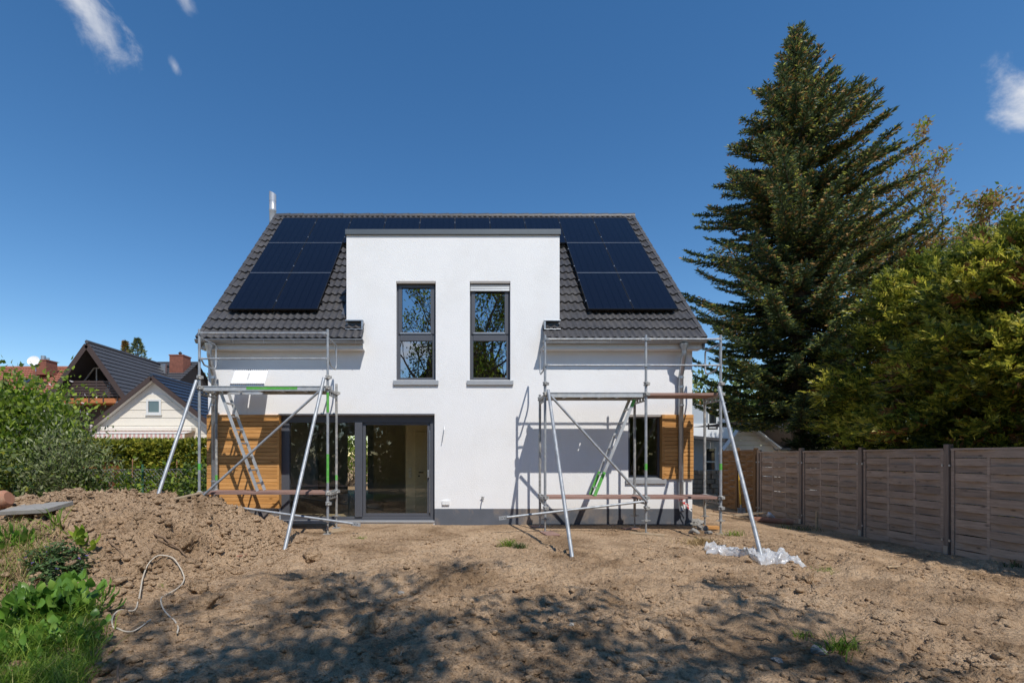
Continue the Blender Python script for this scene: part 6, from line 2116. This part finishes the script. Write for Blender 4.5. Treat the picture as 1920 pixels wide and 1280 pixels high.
# twigs
def twig(label, pix, r, mat='twig', lift=.012, seed=1):
    g = np.random.default_rng(seed)
    pts = []
    for i in range(len(pix) - 1):
        for t in np.linspace(0, 1, 5)[: 5 if i == len(pix) - 2 else 4]:
            q = hit(pix[i][0] * (1 - t) + pix[i + 1][0] * t, pix[i][1] * (1 - t) + pix[i + 1][1] * t)
            pts.append((q.x + g.normal(0, .004), q.y - .01, q.z + lift + g.normal(0, .003)))
    A = np.array(pts)
    for _ in range(2): A[1:-1, 2] = np.maximum(A[1:-1, 2], (A[:-2, 2] + A[2:, 2]) / 2)
    m = MB(); m.tube([tuple(q) for q in A], list(np.linspace(r, r * .5, len(A))), 6)
    return setp(m.build('twig', M[mat], smooth=True), label, 'twig', 'dry twigs on the soil')
twig('long brown twig slanting down the middle of the heap', [(290, 1003), (325, 1025), (350, 1045), (378, 1068)], .014, seed=1)
twig('second brown twig lying against the long one on the heap', [(296, 1012), (322, 1028), (338, 1034)], .012, seed=2)
twig('short dark stick on the heap above the cable loop', [(199, 1010), (216, 1027), (233, 1044)], .009, seed=3)
twig('pale thin twig between the weeds and the cable loop', [(208, 1090), (232, 1103)], .006, 'board', seed=4)
twig('fine twig near the steep shoulder of the heap below the scaffold', [(408, 984), (420, 994), (433, 1007)], .008, seed=5)
twig('reddish bark strip on the shaded flank of the heap', [(446, 1046), (463, 1041)], .016, 'terracotta', seed=6)
twig('bent dark stick rising from the soil beside the long grass', [(224, 1282), (222, 1262), (226, 1248)], .008, seed=7)
twig('short pale twig stuck beside the knobbly clod', [(1505, 1078), (1520, 1092), (1528, 1104)], .009, 'board', seed=8)
twig('pale stick in the fence shade nearest the second fence post', [(1663, 1066), (1688, 1064)], .018, 'board', seed=9)
twig('dark thin stick in the fence shade next to the pale one', [(1690, 1058), (1712, 1048)], .010, seed=10)
twig('thin brown root below the tallest grass tuft', [(1393, 1196), (1420, 1199), (1446, 1204)], .010, seed=11)
twig('slender twig in the sun before the fence shade', [(1530, 1046), (1556, 1054), (1578, 1055)], .008, seed=12)
twig('tiny upright chip in the middle of the plot', [(865, 1074), (866, 1066)], .008, seed=13)
twig('pale lath end stuck in the soil in the dappled shade', [(752, 1238), (753, 1222)], .009, 'board', seed=14)
# two long boards on the heap under the left outrigger
for k, (a, b, lab) in enumerate((((318, 943), (372, 935), 'upper pale board lying on the heap at the outrigger foot'), ((322, 948), (384, 943), 'lower pale board lying on the heap at the outrigger foot'))):
    p, q = hit(*a), hit(*b)
    p = Vector((wx(a[0], 8.15), 8.15 - k * .15, wz(a[1], 8.15 - k * .15))); q = Vector((wx(b[0], 8.6), 8.6 - k * .15, wz(b[1], 8.6 - k * .15)))
    p.z = max(p.z, gz(p.x, p.y) + .02); q.z = max(q.z, gz(q.x, q.y) + .02)
    m = MB(); m.beam(p, q, .10, .025)
    setp(m.build('loose_board', M['board'], bevel=.004), lab, 'wooden board', 'boards on the heap')
# crumpled plastic sheet under the right outrigger
def sheet():
    g = np.random.default_rng(3)
    nu, nv = 150, 60
    ctl = [(1322, 1036), (1345, 1034), (1375, 1040), (1405, 1042), (1430, 1046), (1460, 1050), (1490, 1056), (1511, 1063)]
    hw_ = np.interp(np.linspace(0, 1, nu), [0, .08, .3, .5, .62, .8, 1], [.05, .24, .32, .27, .26, .26, .03])
    P = np.array([on_soil(*c) for c in ctl])
    t = np.linspace(0, 1, nu)
    cx_ = np.interp(t, np.linspace(0, 1, len(P)), P[:, 0]); cy_ = np.interp(t, np.linspace(0, 1, len(P)), P[:, 1])
    Ux, Vv = np.meshgrid(t, np.linspace(-1, 1, nv), indexing='ij')
    jag = .07 * (fbm(Ux * 14, Vv * 3, 3, 500) - .5)
    X = cx_[:, None] + 0 * Vv + jag
    Y = cy_[:, None] + Vv * (hw_[:, None]) + jag
    def rd(s, f): return 1 - np.abs(2 * fbm((X + .3 * Y) * f + 3 * fbm(X * 3, Y * 3, 2, s + 9), (Y - .3 * X) * f * 1.3, 3, s, .6) - 1)
    arch = np.clip(1 - Vv ** 2, 0, 1) ** .6
    fold = .085 * rd(510, 2.6) ** 2 + .05 * rd(520, 6.5) ** 2 + .022 * rd(530, 15) ** 2
    Z = soil_h(X.ravel(), Y.ravel()).reshape(X.shape) + .008 + arch * fold * np.minimum(1, hw_[:, None] / .15)
    V = np.stack([X.ravel(), Y.ravel(), Z.ravel()], 1)
    i = np.arange((nu - 1) * (nv - 1)); r, c = i // (nv - 1), i % (nv - 1); a = r * nv + c
    m, nt, out = nodes_of('crumpled_film')
    p = N(nt, 'ShaderNodeBsdfPrincipled')
    p.inputs['Base Color'].default_value = (.80, .82, .84, 1); p.inputs['Roughness'].default_value = .18
    tr = N(nt, 'ShaderNodeBsdfTransparent'); tl = N(nt, 'ShaderNodeBsdfTranslucent'); tl.inputs[0].default_value = (.8, .82, .84, 1)
    m1 = N(nt, 'ShaderNodeMixShader'); m1.inputs[0].default_value = .35
    nt.links.new(p.outputs[0], m1.inputs[1]); nt.links.new(tl.outputs[0], m1.inputs[2])
    m2 = N(nt, 'ShaderNodeMixShader')
    n = noise(nt, 9, 4, .6, N(nt, 'ShaderNodeTexCoord').outputs['Object'])
    rr = ramp(nt, n.outputs['Fac'], [(.35, (.75, .75, .75)), (.65, (.25, .25, .25))])
    nt.links.new(rr.outputs[0], m2.inputs[0]); nt.links.new(m1.outputs[0], m2.inputs[2]); nt.links.new(tr.outputs[0], m2.inputs[1])
    inv = N(nt, 'ShaderNodeMath', operation='SUBTRACT'); inv.inputs[0].default_value = 1.12
    nt.links.new(rr.outputs[0], inv.inputs[1])
    nt.links.new(inv.outputs[0], m2.inputs[0])
    nt.links.new(m2.outputs[0], out.inputs['Surface'])
    o = np_mesh('plastic_sheet', V, np.stack([a, a + nv, a + nv + 1, a + 1], 1), m, smooth=True)
    setp(o, 'crumpled clear plastic sheet trodden under the outrigger pole nearest the fence', 'plastic sheet')
sheet()
# ------------------------------------------------------------------ sky, sun, camera
SUN = Vector((.41, -1.0, 1.46)).normalized()
world = bpy.data.worlds.new('World')
scene.world = world
world.use_nodes = True
nt = world.node_tree
nt.nodes.clear()
out = nt.nodes.new('ShaderNodeOutputWorld')
bg = nt.nodes.new('ShaderNodeBackground')
sky = nt.nodes.new('ShaderNodeTexSky')
sky.sky_type = 'NISHITA'
sky.sun_disc = False
sky.sun_elevation = math.asin(SUN.z)
sky.sun_rotation = math.atan2(SUN.x, SUN.y)
sky.altitude = 300
sky.air_density = SKY_AIR
sky.dust_density = SKY_DUST
sky.ozone_density = SKY_OZONE
tc = nt.nodes.new('ShaderNodeTexCoord')
hsv = nt.nodes.new('ShaderNodeHueSaturation')
hsv.inputs['Saturation'].default_value = SKY_SAT
hsv.inputs['Value'].default_value = 1.0
nt.links.new(sky.outputs[0], hsv.inputs['Color'])
cur = hsv.outputs[0]
# wisps of cloud at their own bearings in the sky
def cloud(cur, dirv, size, amount, seed, ang=0.0, along=.6, sc_=17):
    """a wisp: fibrous noise stretched along one bearing, thinning out away from its middle"""
    d = Vector(dirv).normalized()
    ex = d.cross(Vector((0, 0, 1))).normalized(); ey = ex.cross(d).normalized()
    u = ex * math.cos(ang) + ey * math.sin(ang); v = -ex * math.sin(ang) + ey * math.cos(ang)
    def dot(vec):
        n = N(nt, 'ShaderNodeVectorMath', operation='DOT_PRODUCT'); nt.links.new(tc.outputs['Generated'], n.inputs[0]); n.inputs[1].default_value = vec
        return n.outputs['Value']
    cb = N(nt, 'ShaderNodeCombineXYZ'); nt.links.new(dot(u), cb.inputs[0]); nt.links.new(dot(v), cb.inputs[1]); nt.links.new(dot(d), cb.inputs[2])
    mp = N(nt, 'ShaderNodeMapping'); mp.inputs['Location'].default_value = (seed, seed * .7, 0); mp.inputs['Scale'].default_value = (along, 1, 1)
    nt.links.new(cb.outputs[0], mp.inputs['Vector'])
    n = N(nt, 'ShaderNodeTexNoise'); n.inputs['Scale'].default_value = sc_; n.inputs['Detail'].default_value = 10; n.inputs['Roughness'].default_value = .63; n.inputs['Distortion'].default_value = .45
    nt.links.new(mp.outputs[0], n.inputs['Vector'])
    # distance from the middle, measured shorter along the wisp
    m2 = N(nt, 'ShaderNodeVectorMath', operation='MULTIPLY'); nt.links.new(cb.outputs[0], m2.inputs[0]); m2.inputs[1].default_value = (.62, 1, 0)
    ln = N(nt, 'ShaderNodeVectorMath', operation='LENGTH'); nt.links.new(m2.outputs[0], ln.inputs[0])
    front = N(nt, 'ShaderNodeMath', operation='GREATER_THAN'); nt.links.new(dot(d), front.inputs[0]); front.inputs[1].default_value = 0
    a = N(nt, 'ShaderNodeMapRange'); a.inputs['From Min'].default_value = 0; a.inputs['From Max'].default_value = size; a.inputs['To Min'].default_value = .24; a.inputs['To Max'].default_value = -.30
    a.clamp = False
    nt.links.new(ln.outputs['Value'], a.inputs['Value'])
    s_ = N(nt, 'ShaderNodeMath', operation='ADD'); nt.links.new(a.outputs[0], s_.inputs[0]); nt.links.new(n.outputs['Fac'], s_.inputs[1])
    r = N(nt, 'ShaderNodeMapRange', interpolation_type='SMOOTHSTEP'); r.inputs['From Min'].default_value = .44; r.inputs['From Max'].default_value = .84; r.inputs['To Max'].default_value = amount
    nt.links.new(s_.outputs[0], r.inputs['Value'])
    f_ = N(nt, 'ShaderNodeMath', operation='MULTIPLY'); nt.links.new(r.outputs[0], f_.inputs[0]); nt.links.new(front.outputs[0], f_.inputs[1])
    mx = N(nt, 'ShaderNodeMixRGB'); nt.links.new(f_.outputs[0], mx.inputs[0]); nt.links.new(cur, mx.inputs[1]); mx.inputs[2].default_value = (*CLOUD, 1)
    return mx.outputs[0]
def pdir(px, py): return ((px - CX) / F, 1.0, (CY - py) / F)
cur = cloud(cur, pdir(140, 0), .075, .85, 3.1, -.75)
cur = cloud(cur, pdir(176, 45), .040, .60, 5.4, -.9)
cur = cloud(cur, pdir(346, -4), .026, .55, 8.2, -.9)
cur = cloud(cur, pdir(327, 124), .014, .50, 1.7, -1.0)
cur = cloud(cur, pdir(1930, 175), .060, 1.0, 9.6, -1.1)
cur = cloud(cur, (-.10, -1, .22), .13, .9, 4.4)
cur = cloud(cur, (-.05, -1, .55), .16, .6, 6.1)
nt.links.new(cur, bg.inputs['Color'])
bg.inputs['Strength'].default_value = SKY_STR
nt.links.new(bg.outputs[0], out.inputs['Surface'])
sl = bpy.data.lights.new('sun', 'SUN')
sl.energy = SUN_STR
sl.angle = R(.53)
sl.color = (1.0, .955, .89)
so = bpy.data.objects.new('sun', sl)
col.objects.link(so)
so.location = (20, -40, 50)
so.rotation_euler = SUN.to_track_quat('Z', 'Y').to_euler()
cam = bpy.data.cameras.new('camera')
cam.sensor_width = 36
cam.lens = F / 1920 * 36
cam.shift_x = (960 - CX) / 1920
cam.shift_y = (CY - 640) / 1920
cam.clip_end = 5000
cam.clip_start = .05
co = bpy.data.objects.new('camera', cam)
col.objects.link(co)
co.location = (0, 0, HC)
co.rotation_euler = (R(90), 0, 0)
scene.camera = co
vs = scene.view_settings
vs.view_transform = 'Standard'
vs.look = 'None'
vs.exposure = EXPOSURE
vs.gamma = 1
vs.use_curve_mapping = False
scene.cycles.max_bounces = 6
scene.cycles.diffuse_bounces = 3
scene.cycles.glossy_bounces = 3
scene.cycles.transmission_bounces = 3
scene.cycles.transparent_max_bounces = 12
scene.cycles.caustics_reflective = False
scene.cycles.caustics_refractive = False
scene.cycles.use_denoising = True
